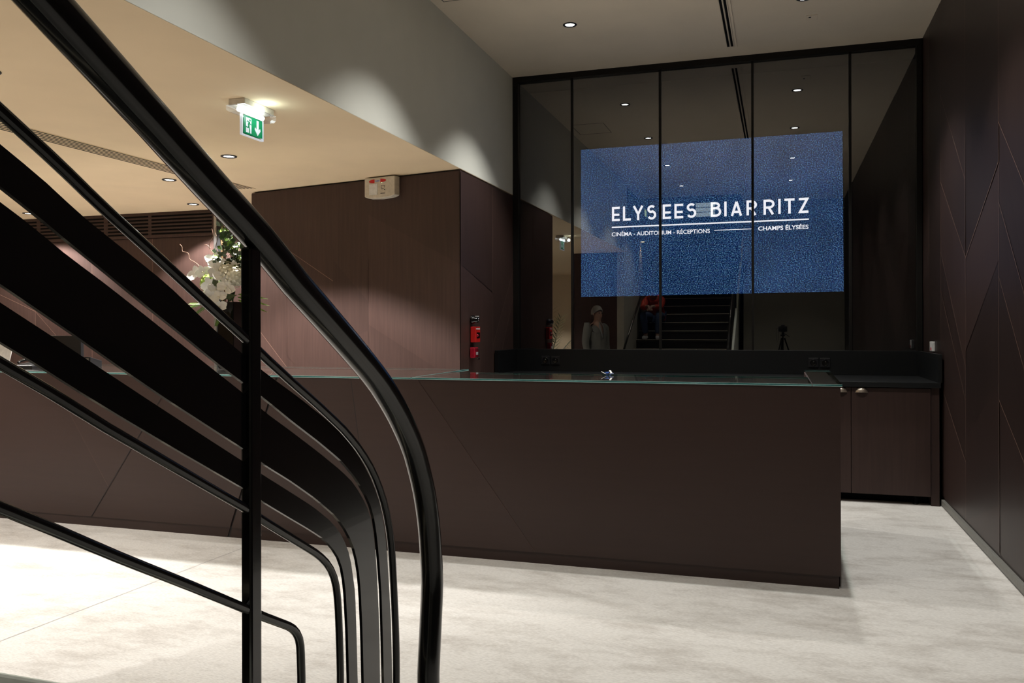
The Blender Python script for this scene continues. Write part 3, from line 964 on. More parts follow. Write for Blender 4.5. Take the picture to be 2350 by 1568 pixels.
b.box(-9.5, -3.47, CF + .05, 5.72, 0, CT)
b.box(-3.47, -2.20, CF + .07, 5.72, 0, CT)
b.build('carcass', M['va'], cl)

cr = thing('reception_counter', (-1.3, 4.9, 0), 'right section of the dark brown reception counter, ending short of the right wall', 'counter')
XE = .297
b = MB()
b.prism([(fr(.065) + .008, .065), (XE, .065), (XE, CT), (fr(CT) + .008, CT)], CF + .012, CF + .05, 'y', 0)
quad([(fr(.065) + .008, .065), (-2.40, .065), (-2.478, .618), (-2.54, CT), (fr(CT) + .008, CT)], 0, .001)
quad([(-2.40, .065), (-1.355, .065), (-2.094, CT), (-2.54, CT), (-2.478, .618)], 1, .0)
quad([(-1.355, .065), (XE, .065), (XE, CT), (-2.094, CT)], 0, .0015)
b.face([(-2.48, CF - .0006, .618), (-2.476, CF - .0006, .618), (-2.538, CF - .0006, CT), (-2.542, CF - .0006, CT)], 2)
b.face([(-1.357, CF - .0006, .067), (-1.353, CF - .0006, .067), (-2.092, CF - .0006, CT), (-2.096, CF - .0006, CT)], 3)
b.build('front_panel', [M['vh'], M['vh2'], M['seamd'], M['vb']], cr, fix=False)
b = MB()
b.prism([(fr(0) + .008, 0), (XE - .008, 0), (XE - .008, .065), (fr(.065) + .008, .065)], CF + .008, CF + .05, 'y')
b.build('kick_plate', M['vk'], cr)
b = MB()
b.box(-3.2, XE - .001, CF + .05, CF + .068, 0, CT)
b.box(-2.10, .15, CF + .068, 5.34, 0, CT)
b.build('carcass', M['va'], cr)
b = MB()
b.box(.155, XE, CF + .05, 6.22, 0, CT)
b.build('end_panel', M['vc'], cr)
b = MB()
b.prism([(fr(0) - .0075, 0), (fr(0) + .0075, 0), (fr(CT) + .0075, CT), (fr(CT) - .0075, CT)], CF + .011, CF + .049, 'y')
b.build('joint_strip', M['seamd'], cr)


def glass_top(poly, label):
    r = thing('glass_countertop', (sum(p[0] for p in poly) / len(poly), sum(p[1] for p in poly) / len(poly), CT), label, 'countertop')
    z0, z1 = CT + .001, CT + .012
    b = MB()
    b.face([(p[0], p[1], z1) for p in poly])
    b.build('top_face', M['ctop'], r, fix=False)
    b = MB()
    n = len(poly)
    for i in range(n):
        p, q = poly[i], poly[(i + 1) % n]
        for za, zb, mi in ((z0, z0 + .003, 1), (z0 + .003, z1 - .002, 0), (z1 - .002, z1, 1)):
            b.face([(p[0], p[1], za), (q[0], q[1], za), (q[0], q[1], zb), (p[0], p[1], zb)], mi)
    b.build('polished_edge', [M['cedge'], M['cedgew']], r, fix=False)
    return r


glass_top([(-9.5, CF - .005), (-2.135, CF - .005), (-2.172, 5.80), (-9.5, 5.80)],
          'long left glass countertop under the flower vase')
glass_top([(-2.125, CF - .005), (.156, CF - .005), (.153, 5.36), (-2.13, 5.36)],
          'front glass countertop on the right counter section')
glass_top([(.160, CF - .005), (.305, CF - .005), (.322, 6.26), (.160, 6.26)],
          'narrow glass strip on the right end of the counter')
b = MB()
for i in range(6):
    a = i * 1.05
    T = Matrix.Translation((-1.03 + .016 * math.cos(a) * (1 + i % 2), 5.25 + .012 * math.sin(a), CT + .0185 + .003 * i)) @ Matrix.Rotation(a, 4, 'Z') @ Matrix.Rotation(.5 * (i % 3 - 1), 4, 'Y')
    b.box(-.016, .016, -.006, .006, -.0015, .0015, i % 2, T)
tag(b.build('wrapper', [M['blue'], M['white']]), 'small crumpled blue and white wrapper on the glass countertop', 'wrapper')

# ------------------------------------------------------------------ staircase
RX = -.82
NOSE = lambda y: .90 + .532 * (.72 - y)          # line through the step edges
RIS, TRD, Y0 = .165, .310, 2.41
stair = thing('staircase', (-1.7, 1.0, 0), 'dark staircase with bright step edges, seen as a reflection in the dark glass', 'staircase')
NST = 25
for n in range(1, NST + 1):
    yn = Y0 - TRD * n
    z = RIS * n
    b = MB()
    b.box(-2.598, RX - .03, yn - TRD - .03, yn, z - .035, z)
    b.box(-2.598, RX - .03, yn - .03, yn - .012, z - RIS, z - .035)
    t = b.build('tread', M['tread'], stair)
    b = MB()
    b.box(-2.598, RX - .03, yn - .028, yn + .004, z - .006, z + .002)
    b.build('nosing', M['nosing'], t)
b = MB()
zc_ = lambda y: .976 + .536 * (.718 - y)
prof = [(2.40, 0), (2.40, .055), (2.36, zc_(2.36)), (-5.3, zc_(-5.3)), (-5.3, zc_(-5.3) - .42), (.3, 0)]
b.prism(prof, RX - .03, RX + .03, 'x')
b.build('stringer', M['stone'], stair, bevel=.004)
b = MB()
b.prism([(2.36, 0), (2.36, .05), (-5.3, zc_(-5.3) - .1), (-5.3, zc_(-5.3) - .5), (.0, 0)], RX - .034, RX - .028, 'x')
b.build('skirt', M['stone'], stair)

# ------------------------------------------------------------------ foreground railing
rail = thing('stair_railing', (RX, 1.187, NOSE(1.187)), 'large black lacquered metal stair railing curving down in the foreground', 'railing')


def extend(c, ymin=-4.6):
    """carry a rail on up the stairs and straight down to the stringer"""
    c = [tuple(p) for p in c]
    (ya, za), (yb, zb) = c[0], c[9]
    s = (za - zb) / (ya - yb)
    s = .5 * s + .5 * (-.54)
    c = [(ymin, za + s * (ymin - ya)), (ya - .6, za + s * -.6)] + c
    ye, ze = c[-1]
    return c + [(ye, (ze + zc_(ye)) / 2), (ye, zc_(ye) + .001)]


for key, rad, nm in (('hand', .0275, 'handrail'), ('t1', .0080, 'round_bar'), ('D', .0072, 'round_bar'), ('E', .0076, 'round_bar')):
    b = MB()
    b.tube([(RX, y, z) for y, z in extend(RAIL[key])], rad, 20 if key == 'hand' else 12)
    b.build(nm, M['black'], rail)
for key in 'ABC':
    U, L = RAIL[key]
    n = len(U)
    L2 = []
    for i in range(n):
        j0, j1 = max(0, i - 1), min(n - 1, i + 1)
        tv = Vector((L[j1][0] - L[j0][0], L[j1][1] - L[j0][1])).normalized()
        L2.append((L[i][0] + .009 * abs(tv.y) ** 3, L[i][1]))
    U, L = extend(U), extend(L2)
    b = MB()
    n = len(U)
    h = .006
    vs = []
    for (y, z), (y2, z2) in zip(U, L):
        vs += [(RX, y, z), (RX, y2, z2), (RX - h, y2, z2), (RX - h, y, z)]
    fs = []
    for i in range(n - 1):
        for k in range(4):
            fs.append((4 * i + k, 4 * i + (k + 1) % 4, 4 * i + 4 + (k + 1) % 4, 4 * i + 4 + k))
    fs += [(0, 1, 2, 3), (4 * n - 1, 4 * n - 2, 4 * n - 3, 4 * n - 4)]
    b.mesh(vs, fs)
    b.build('flat_bar', M['black'], rail)
for py, zt in ((1.183, 1.487), (-.75, 2.56), (-2.7, 3.6)):
    b = MB()
    b.box(RX - .010, RX + .010, py - .015, py + .015, zc_(py) - .01, zt)
    b.build('post', M['black'], rail, bevel=.004)

# wall-side handrail of the stairs
wr = thing('wall_handrail', (-2.52, 1.9, .3), 'dark handrail on the left stair wall, reflected beside the seated person', 'handrail')
b = MB()
pts = [(-2.572, 1.75, .98)] + [(-2.572, 1.60 - .31 * k, 1.07 + .165 * k) for k in range(16)]
b.tube(pts, .018, 12)
b.build('rail', M['black'], wr)
for k in (1, 6, 11):
    b = MB()
    p = Vector(pts[k])
    b.tube([p, p + Vector((0, 0, -.06)), p + Vector((-.029, 0, -.075))], .008, 8)
    b.build('bracket', M['black'], wr)

# ------------------------------------------------------------------ ceiling fittings
def downlight(x, y, z, label, group, watts, size, blend, col, r=.058, mat='lens'):
    o = thing('downlight', (x, y, z), label, 'ceiling light', group)
    b = MB()
    b.lathe([(r * .66, -.002), (r * .72, .0), (r * .98, -.0), (r, -.003), (r * .96, -.006), (r * .70, -.006), (r * .66, -.002)], (x, y, z - .002), 28)
    b.build('trim_ring', M['satin'], o)
    b = MB()
    b.lathe([(.0001, -.004), (r * .5, -.0042), (r * .66, -.003)], (x, y, z), 24)
    b.build('lamp', M[mat], o)
    spot('downlight_beam', (x, y, z - .02), watts, size, blend, o, col)
    return o


HG, LG = 'downlights in the high ceiling', 'downlights in the low lobby ceiling'
names = ['nearest the dark glass wall', 'second from the glass wall', 'third from the glass wall', 'farthest from the glass wall']
HW = (1.18, 1.06, .68, .64)
for i, y in enumerate((6.80, 5.05, 3.10, 1.15)):
    downlight(-1.65, y, HC, 'round recessed downlight, ' + names[i] + ' in the row along the grey soffit', HG,
              HALL_W * HW[i], math.radians(98), .5, (1.0, .985, .94))
    downlight(.175, y, HC, 'round recessed downlight, ' + names[i] + ' in the row near the right wall', HG,
              HALL_W * HW[i] * (1.3 if i < 2 else 1.0), math.radians(98), .5, (1.0, .985, .94))
for x, y, lab in ((-4.054, 5.566, 'low ceiling downlight nearest the green exit sign'),
                  (-5.19, 6.268, 'low ceiling downlight beside the long ceiling grille'),
                  (-5.953, 7.558, 'low ceiling downlight close to the louvre grille above the flowers')):
    downlight(x, y, LC, lab, LG, LOBBY_W * (2.0 if 'exit' in lab else 1.2), math.radians(112), .25, (1.0, .975, .94), .062)
for x, y, lab in ((-8.2, 7.56, 'lobby downlight washing the veneer wall at far left, hidden by the railing'),
                  (-7.3, 5.6, 'added lobby downlight left of the long ceiling grille, outside the photo'),  # unseen lamp added for lobby lighting
                  (-3.9, 3.35, 'lobby downlight over the carpet at lower left, outside the photo'),
                  (-6.6, 3.2, 'added lobby downlight far left over the carpet, outside the photo'),  # unseen lamp added to light the left counter front
                  (-4.6, .6, 'added lobby downlight by the palm'), (-5.2, -2.2, 'added lobby downlight near the cream end wall')):  # unseen lamps added to light the passage and end wall
    downlight(x, y, LC, lab, LG, LOBBY_W * (1.15 if 'far left over' in lab else .34 if 'carpet' in lab else 1.2), math.radians(112), .25, (1.0, .975, .94), .062)

# linear slots
o = thing('slot_diffuser', (-.40, 6.2, HC), 'narrow twin slot air diffuser in the high ceiling', 'air vent')
for dx in (-.035, -.003):
    b = MB()
    b.box(-.40 + dx - .009, -.40 + dx + .009, 4.6, 7.77, HC - .003, HC + .001)
    b.build('slot', M['matt'], o)
b = MB()
for dx in (-.050, -.019, .013, .036):
    b.box(-.40 + dx - .003, -.40 + dx + .003, 4.6, 7.78, HC - .006, HC - .0005)
b.build('edge_trim', M['ceil'], o)

o = thing('ceiling_grille', (-4.85, 4.6, LC), 'long slotted air grille in the low lobby ceiling', 'air vent')
b = MB()
b.box(-4.955, -4.745, 2.0, 6.93, LC - .004, LC - .0005)
b.build('backing', M['ceill'], o)
for k in range(6):
    x = -4.94 + k * .036
    b = MB()
    b.box(x - .007, x + .007, 2.0, 6.88, LC - .0056, LC - .0035)
    b.build('slot', M['matt'], o)

o = thing('louvre_grille', (-7.3, 7.985, 2.41), 'long dark louvred air grille along the top of the lit lobby wall', 'air vent')
b = MB()
b.box(-11, -5.99, 7.972, 7.988, 2.41, LC, 0)
for k in range(6):
    z = 2.452 + k * .040
    for xa, xb in ((-9.55, -8.52), (-8.46, -7.52), (-7.46, -6.89), (-6.845, -6.03)):
        b.box(xa, xb, 7.9705, 7.9725, z - .009, z + .009, 1)
b.build('grille_panel', [M['vb'], M['matt']], o)
b = MB()
for k in range(7):
    z = 2.432 + k * .040
    T = Matrix.Translation((-7.4, 7.966, z)) @ Matrix.Rotation(-.35, 4, 'X')
    b.box(-3.6, 1.40, -.003, .003, -.002, .002, 0, T)
b.build('louvre_blades', M['va'], o)

o = thing('ceiling_sensor', (.245, 7.25, HC), 'small square plate in the high ceiling near the glass wall', 'ceiling plate')
b = MB()
b.box(.20, .29, 7.19, 7.31, HC - .006, HC)
b.build('plate', M['ceil'], o, bevel=.003)
b = MB()
b.box(.222, .24, 7.215, 7.235, HC - .009, HC - .005)
b.build('sensor_eye', M['satin'], o)
o = thing('access_hatch', (-2.15, 5.9, HC), 'square access panel in the high ceiling, seen in the glass', 'ceiling hatch')
b = MB()
for x0, x1, y0, y1 in ((-2.46, -2.05, 6.03, 6.036), (-2.46, -2.05, 5.5, 5.506), (-2.46, -2.454, 5.5, 6.036), (-2.056, -2.05, 5.5, 6.036)):
    b.box(x0, x1, y0, y1, HC - .0015, HC)
b.build('frame_line', M['satin'], o)

# exit sign
ex = thing('exit_sign', (-3.0, 4.35, LC), 'green and white running man exit sign hanging from the low ceiling', 'exit sign')
Y1, Y2 = 4.18, 4.50
b = MB()
b.box(-3.055, -2.945, Y1 + .01, Y2 - .01, LC - .038, LC)
b.build('base_box', M['beige'], ex, bevel=.004)
b = MB()
b.prism([(-3.062, LC - .038), (-2.938, LC - .038), (-2.938, LC - .066), (-2.955, LC - .078), (-3.045, LC - .078), (-3.062, LC - .066)], Y1, Y2, 'y')
b.build('diffuser', M['clear'], ex)
b = MB()
b.tube([(-3.0, Y1 + .03, LC - .058), (-3.0, Y2 - .05, LC - .058)], .014, 12)
b.build('lamp_tube', M['tube'], ex)
PX = -2.992
za, zb, ya, yb = LC - .198, LC - .078, 4.236, 4.446
b = MB()
b.box(-3.008, PX, ya, yb, za, zb)
b.build('clear_panel', M['clear'], ex)
b = MB()
for y0, y1, z0, z1 in ((ya - .002, ya + .004, za, zb), (yb - .004, yb + .002, za, zb), (ya, yb, za - .002, za + .004)):
    b.box(-3.0085, PX + .0005, y0, y1, z0, z1)
b.build('panel_edge', M['exitwhite'], ex)
PF = lambda q: (PX + .0016, ya + .012 + q[0], za + .012 + q[1])
KY, KZ = (yb - ya - .024) / .22, (zb - za - .022) / .165
h_ = .165
PF = lambda q: (PX + .0016, ya + .012 + q[0] * KY, za + .012 + q[1] * KZ)
b = MB()
b.face([(PX + .0012, ya + .012, za + .012), (PX + .0012, yb - .012, za + .012), (PX + .0012, yb - .012, zb - .002), (PX + .0012, ya + .012, zb - .002)])
b.face([(-3.0085, ya + .012, za + .012), (-3.0085, yb - .012, za + .012), (-3.0085, yb - .012, zb - .002), (-3.0085, ya + .012, zb - .002)])
sg = b.build('sign_face', M['green'], ex, fix=False)
b = MB()
# white door opening at left, arrow at right
b.face([PF((.024, .012)), PF((.088, .012)), PF((.088, h_ - .004)), PF((.024, h_ - .004))])
ax = .162
b.face([PF((ax - .013, .075)), PF((ax + .013, .075)), PF((ax + .013, h_)), PF((ax - .013, h_))])
b.face([PF((ax, .012)), PF((ax + .036, .070)), PF((ax + .030, .092)), PF((ax + .013, .075)), PF((ax - .013, .075)), PF((ax - .030, .092)), PF((ax - .036, .070))])
b.build('pictogram', M['exitwhite'], ex, fix=False)
b = MB()
PG = lambda q: (PX + .0022, ya + .012 + q[0] * KY, za + .012 + q[1] * KZ)
b.face([PG((.070 + .010 * math.cos(a * .6283), .140 + .010 * math.sin(a * .6283))) for a in range(10)])
stroke(b, PG, [(.062, .124), (.054, .085)], .020)
stroke(b, PG, [(.060, .122), (.042, .128), (.034, .112)], .008)
stroke(b, PG, [(.062, .120), (.074, .102), (.092, .098)], .008)
stroke(b, PG, [(.056, .088), (.050, .062), (.024, .066)], .011)
stroke(b, PG, [(.056, .088), (.066, .055), (.066, .012)], .011)
b.build('running_man', M['green'], ex, fix=False)
ld = bpy.data.lights.new('exit_glow', 'POINT')
ld.energy = .7
ld.color = (.8, 1, 1)
ld.shadow_soft_size = .02
lo = bpy.data.objects.new('exit_glow', ld)
COL.objects.link(lo)
lo.parent = ex
lo.location = Vector((-2.9, 4.34, LC - .06)) - WL[ex]

# alarm sounder box on the veneer block
BT = Matrix.Translation(BL) @ Matrix(((bd.x, bn.x, 0, 0), (bd.y, bn.y, 0, 0), (0, 0, 1, 0), (0, 0, 0, 1)))
al = thing('alarm_panel', tuple(BT @ Vector((1.60, .02, 2.478))), 'beige alarm box with red oval badge mounted high on the brown wall', 'alarm box')
b = MB()
x0, x1, z0, z1 = 1.455, 1.785, 2.505, 2.686
prof = [(x0, z0 + .018), (x0 + .04, z0 + .004), (x0 + .166, z0 - .004), (x1 - .04, z0 + .004), (x1, z0 + .018), (x1, z1), (x0, z1)]
vs = [BT @ Vector((p[0], .0, p[1])) for p in prof] + [BT @ Vector((p[0], .075, p[1])) for p in prof]
n = len(prof)
b.mesh(vs, [tuple(range(n)), tuple(range(2 * n - 1, n - 1, -1))] + [(i, i + n, (i + 1) % n + n, (i + 1) % n) for i in range(n)])
b.build('housing', M['beige'], al, bevel=.006)
BP = lambda d: (lambda q: tuple(BT @ Vector((q[0], d, q[1]))))
b = MB()
cx, cz = (x0 + x1) / 2 - .02, z1 - .032
for s in (-1, 1):
    b.face([BP(.0765)((cx + s * (.032 + .062 * t), cz + .016 * math.sqrt(max(0, 1 - t * t * .96)) * sg_)) for sg_, rng in ((1, range(0, 9)), (-1, range(8, -1, -1))) for t in [q / 8 for q in rng]])
b.build('red_badge', M['red'], al, fix=False)
b = MB()
for k in range(5):
    b.face([BP(.0767)(q) for q in ((cx - .022 + k * .009, cz - .006), (cx - .016 + k * .009, cz - .006), (cx - .016 + k * .009, cz + .006 - .002 * (k % 2)), (cx - .022 + k * .009, cz + .006 - .002 * (k % 2)))])
b.build('badge_marks', M['blue'], al, fix=False)
b = MB()
b.box(x0 + .055, x0 + .145, .075, .078, z0 + .03, z0 + .125, 0, BT)
b.build('speaker_cover', M['white'], al)
for k in range(6):
    pass
b = MB()
for dx, dz in ((.185, .10), (.20, .10), (.215, .10), (.185, .088), (.215, .088), (.185, .075), (.20, .075)):
    b.box(x0 + dx, x0 + dx + .010, .075, .0765, z0 + dz, z0 + dz + .005, 0, BT)
b.box(x0 + .178, x0 + .225, .075, .0765, z0 + .034, z0 + .040, 0, BT)
b.build('printed_marks', M['trous'], al)
b = MB()
b.ball(BT @ Vector((x0 + .222, .075, z0 + .068)), .005)
b.build('key_lock', M['satin'], al)
b = MB()
b.ball(BT @ Vector((x0 + .192, .075, z0 + .132)), .004)
b.build('status_light', M['yellowg'], al)

# red boxes on the side of the block
XF = XS - .004 + .012
cp = thing('fire_call_point', (XF, 6.85, 1.245), 'red box with white label and dark window on the narrow brown wall', 'call point')
b = MB()
ya, yb, za, zb = 6.82, 6.94, 1.243, 1.378
b.box(XF, XF + .046, ya, yb, za, zb)
b.build('housing', M['red'], cp, bevel=.004)
b = MB()
b.box(XF + .046, XF + .0475, ya + .03, yb - .012, za + .035, zb - .05)
b.build('window', M['black'], cp)
b = MB()
b.box(XF + .046, XF + .0472, ya + .014, yb - .012, zb - .024, zb - .012)
b.build('label_strip', M['white'], cp)
b = MB()
b.ball((XF + .048, ya + .045, za + .058), .012)
b.build('button', M['redd'], cp)

bg = thing('break_glass', (XF, 6.86, 1.10), 'smaller rounded red box with clear cover below the red call point', 'call point')
za, zb = 1.100, 1.200
b = MB()
b.box(XF, XF + .045, 6.80, 6.90, za + .01, zb)
b.build('housing', M['redd'], bg, bevel=.008)
b = MB()
b.box(XF + .045, XF + .06, 6.812, 6.892, za + .006, zb - .006)
b.build('clear_cover', M['clear'], bg, bevel=.006)
b = MB()
b.box(XF + .046, XF + .050, 6.835, 6.875, za + .035, za + .06)
b.build('label_strip', M['white'], bg)
b = MB()
b.box(XF + .045, XF + .062, 6.845, 6.885, za - .006, za + .008)
b.build('latch', M['chrome'], bg)

kf = thing('wall_fitting', (XF, 6.85, 1.41), 'small black glossy fitting above the red boxes', 'wall fitting')
b = MB()
T = Matrix.Translation((XF, 6.85, 1.438)) @ Matrix.Rotation(math.pi / 2, 4, 'Y')
b.lathe([(.0001, .062), (.022, .062), (.028, .055), (.028, .03), (.036, .022), (.036, 0)], (0, 0, 0), 20, 0, T)
b.build('body', M['black'], kf)
b = MB()
b.box(XF + .040, XF + .058, 6.825, 6.875, 1.464, 1.470)
b.build('label_strip', M['white'], kf)
b = MB()
T = Matrix.Translation((XF + .062, 6.85, 1.438)) @ Matrix.Rotation(math.pi / 2, 4, 'Y')
b.lathe([(.012, 0), (.016, .004), (.012, .006), (.0001, .006)], (0, 0, 0), 16, 0, T)
b.build('cap', M['chrome'], kf)

# wall light and exit sign up in the stairwell, seen only in the glass
sc_ = thing('wall_sconce', (-2.60, -.32, 3.05), 'small warm wall light shining down on the stair wall', 'wall light')
b = MB()
b.box(-2.60, -2.52, -.36, -.28, 3.06, 3.12)
b.build('housing', M['steel'], sc_, bevel=.004)
b = MB()
b.box(-2.585, -2.53, -.35, -.29, 3.052, 3.059)
b.build('lamp', M['warm'], sc_)
spot('sconce_beam', (-2.54, -.32, 3.045), 16, math.radians(60), .4, sc_, (1, .72, .4), .01, aim=(-2.62, -.32, 2.2))
e2 = thing('exit_sign', (-2.56, -.75, 3.62), 'small glowing exit sign up on the stair wall', 'exit sign')
b = MB()
b.box(-2.60, -2.57, -.87, -.63, 3.60, 3.75)
b.build('housing', M['beige'], e2, bevel=.004)
b = MB()
b.box(-2.57, -2.566, -.86, -.64, 3.61, 3.74)
b.build('sign_face', M['yellowg'], e2)
gl = thing('light_grille', (-1.75, -5.0, 4.1), 'pale lit panel of bars at the top of the stairs', 'light panel')
b = MB()
b.box(-2.0, -1.5, -5.06, -5.03, 4.10, 4.47)
b.build('frame', M['steel'], gl)
for k in range(3):
    b = MB()
    b.box(-1.98, -1.52, -5.03, -5.02, 4.115 + k * .118, 4.215 + k * .118)
    b.build('lit_pane', M['pane'], gl)
b = MB()
b.box(-1.76, -1.74, -5.055, -5.035, 4.47, 6.4)
b.build('hanger', M['steel'], gl)
st = thing('added_stair_lamp', (-1.7, -2.2, 6.39), 'unseen round lamp added in the stairwell ceiling to light the steps', 'ceiling light')  # no such fitting in view; added to pick out the step edges
b = MB()
b.lathe([(.0001, -.03), (.12, -.03), (.14, 0)], (-1.7, -2.2, 6.395), 24)
b.build('lamp', M['lens'], st)
spot('stair_fill_beam', (-1.7, -2.2, 6.34), STAIR_W, math.radians(100), .5, st, (1, .85, .62), .1)

# ------------------------------------------------------------------ desk things behind the railing
mo = thing('monitor', (-5.40, 5.35, CT + .012), 'black computer monitor on the counter behind the railing bars', 'monitor')
b = MB()
b.box(-5.80, -5.253, 5.33, 5.36, 1.135, 1.312)
b.build('screen_case', M['satin'], mo, bevel=.004)
b = MB()
b.box(-5.79, -5.263, 5.360, 5.3615, 1.150, 1.302)
b.build('display', M['screenoff'], mo)
b = MB()
b.box(-5.56, -5.50, 5.365, 5.385, CT + .022, 1.25)
b.build('stand', M['satin'], mo)
b = MB()
b.box(-5.64, -5.42, 5.30, 5.46, CT + .012, CT + .023)
b.build('foot_plate', M['satin'], mo, bevel=.003)
te = thing('card_terminal', (-5.20, 5.38, CT + .012), 'small black card terminal beside the monitor', 'terminal')
b = MB()
b.prism([(5.32, CT + .012), (5.44, CT + .012), (5.44, 1.112), (5.32, 1.145)], -5.248, -5.152, 'x')
b.build('body', M['satin'], te, bevel=.004)
b = MB()
b.box(-5.235, -5.165, 5.317, 5.321, 1.10, 1.135)
b.build('key_area', M['steel'], te)
tp = thing('desk_telephone', (-5.62, 5.2, CT + .012), 'dark desk telephone with cable at the counter edge', 'telephone')
b = MB()
b.prism([(5.12, CT + .012), (5.28, CT + .012), (5.28, CT + .055), (5.12, CT + .03)], -5.70, -5.52, 'x')
b.build('body', M['satin'], tp, bevel=.004)
b = MB()
b.tube([(-5.68, 5.14, CT + .05), (-5.68, 5.16, CT + .062), (-5.68, 5.24, CT + .078), (-5.68, 5.26, CT + .066)], .011, 10)
b.build('handset', M['black'], tp)
b = MB()
b.tube([(-5.70, 5.14, CT + .028), (-5.74, 5.10, CT + .05), (-5.78, 5.08, CT + .03), (-5.80, 5.10, CT + .019)], .003, 8)
b.build('cable', M['black'], tp)
b = MB()
T = Matrix.Translation((-6.05, 5.32, CT + .012)) @ Matrix.Rotation(-.25, 4, 'X')
b.box(-.07, .07, -.002, .002, 0, .20, 0, T)
tag(b.build('paper_card', M['paper']), 'white card standing on the counter at far left', 'card')

# ------------------------------------------------------------------ flowers
VX, VY = -3.93, 5.42
vs_ = thing('vase', (VX, VY, CT + .012), 'tall square black vase on the left glass countertop', 'vase')
b = MB()
zv = CT + .012
def sq(h0, h1, z):
    return [(VX - h0, VY - h1, z), (VX + h0, VY - h1, z), (VX + h0, VY + h1, z), (VX - h0, VY + h1, z)]
rings = [sq(.062, .062, zv), sq(.070, .070, zv + .02), sq(.070, .070, zv + .50), sq(.062, .062, zv + .50), sq(.060, .060, zv + .30)]
vv = [p for r in rings for p in r]
ff = []
for i in range(4):
    for k in range(4):
        ff.append((i * 4 + k, i * 4 + (k + 1) % 4, i * 4 + 4 + (k + 1) % 4, i * 4 + 4 + k))
ff += [(3, 2, 1, 0), (16, 17, 18, 19)]
b.mesh(vv, ff)
b.build('body', M['black'], vs_, bevel=.004)

fl = thing('flower_arrangement', (VX, VY, zv + .45), 'tall arrangement of white orchids, ivy and twisted twigs in the black vase', 'flowers')
FC = Vector((VX - .02, VY - .02, 1.72))
rf = random.Random(5)


def orient(nrm, roll=0.0):
    return Vector(nrm).to_track_quat('Z', 'Y').to_matrix().to_4x4() @ Matrix.Rotation(roll, 4, 'Z')


def petal(b, T, L, W, cup, mi=0, n=6):
    """rounded cupped petal lying along +X"""
    vs, fs = [], []
    for i in range(n + 1):
        t = i / n
        w = W * math.sin(math.pi * min(1, t * .92 + .06)) ** .75
        for s in (-1, 0, 1):
            vs.append(T @ Vector((L * t, s * w / 2, cup * t * t * L + abs(s) * .12 * w)))
    for i in range(n):
        for k in (0, 1):
            fs.append((i * 3 + k, i * 3 + k + 1, i * 3 + 4 + k, i * 3 + 3 + k))
    b.mesh(vs, fs, mi, True)


def orchid(c, nrm, s, parent):
    b = MB()
    R = Matrix.Translation(c) @ orient(nrm, rf.uniform(-.4, .4))
    for a, L, W in ((90, 1, .72), (210, .95, .6), (330, .95, .6), (5, 1.1, 1.05), (175, 1.1, 1.05)):
        petal(b, R @ Matrix.Rotation(math.radians(a), 4, 'Z'), s * L, s * W, .12 + rf.uniform(-.1, .15))
    b.build('orchid_bloom', M['petal'], parent, fix=False)
    o = parent.children[-1] if False else None
    return o


spots_ = [(-.12, .02, .0), (-.05, -.05, .05), (.02, -.09, .02), (-.10, -.07, -.03), (-.02, -.11, -.07), (-.13, -.02, -.09),
          (-.06, -.13, -.12), (.03, -.14, -.13), (-.20, -.02, .07), (-.09, -.02, .12), (-.14, .03, .16), (.07, -.11, -.06),
          (.10, -.06, .0), (-.03, -.10, -.19), (.02, -.12, -.20), (-.01, -.03, .10), (.09, -.03, .09), (-.245, -.03, .055)]
for i, (dx, dy, dz) in enumerate(spots_):
    c = FC + Vector((dx, dy, dz))
    n = Vector((dx * 1.2 + .30, dy - .45, dz * .6 + .12)).normalized()
    n = (n + Vector((rf.uniform(-.3, .3), rf.uniform(-.2, .2), rf.uniform(-.3, .3)))).normalized()
    b = MB()
    R = Matrix.Translation(c) @ orient(n, rf.uniform(-.5, .5))
    s = .062 + rf.uniform(-.008, .01)
    for a, L, W in ((90, 1, .72), (210, .95, .6), (330, .95, .6), (5, 1.1, 1.05), (175, 1.1, 1.05)):
        petal(b, R @ Matrix.Rotation(math.radians(a), 4, 'Z'), s * L, s * W, .12 + rf.uniform(-.1, .15))
    bl = b.build('orchid_bloom', M['petal'], fl, fix=False)
    b = MB()
    b.ball(c + n * .008, .009, sc=(1, 1, .8))
    b.build('bloom_centre', M['hyd'], bl)
# hydrangea heads and green moss balls
for (dx, dy, dz), r, mt, nm in (((.03, -.02, .06), .085, 'hyd', 'hydrangea_head'), ((.10, -.04, .03), .085, 'hyd', 'hydrangea_head'),
                                ((-.155, .0, -.01), .072, 'lime', 'green_flower_head'), ((-.145, .01, -.09), .055, 'lime', 'green_flower_head')):
    b = MB()
    c = FC + Vector((dx, dy, dz))
    b.ball(c, r * .8, 0, 12, 8)
    for k in range(90):
        z = 1 - 2 * (k + .5) / 90
        a = k * 2.399963
        q = math.sqrt(1 - z * z)
        n = Vector((q * math.cos(a), q * math.sin(a), z))
        R = Matrix.Translation(c + n * r * (.86 + rf.uniform(0, .14))) @ orient(n, rf.uniform(0, 6))
        for g in range(4):
            petal(b, R @ Matrix.Rotation(g * math.pi / 2, 4, 'Z'), r * .17, r * .16, .2, 0, 3)
    b.build(nm, M[mt], fl, fix=False)


def leafshape(b, T, L, W, mi=0, fold=.25):
    pts = [(0, 0), (.18, .34), (.42, .5), (.62, .30), (1, 0)]
    vs = []
    for x, w in pts:
        vs += [T @ Vector((x * L, w * W, fold * w * W)), T @ Vector((x * L, 0, 0)), T @ Vector((x * L, -w * W, fold * w * W))]
    fs = []
    for i in range(4):
        fs += [(3 * i, 3 * i + 1, 3 * i + 4, 3 * i + 3), (3 * i + 1, 3 * i + 2, 3 * i + 5, 3 * i + 4)]
    b.mesh(vs, fs, mi, True)


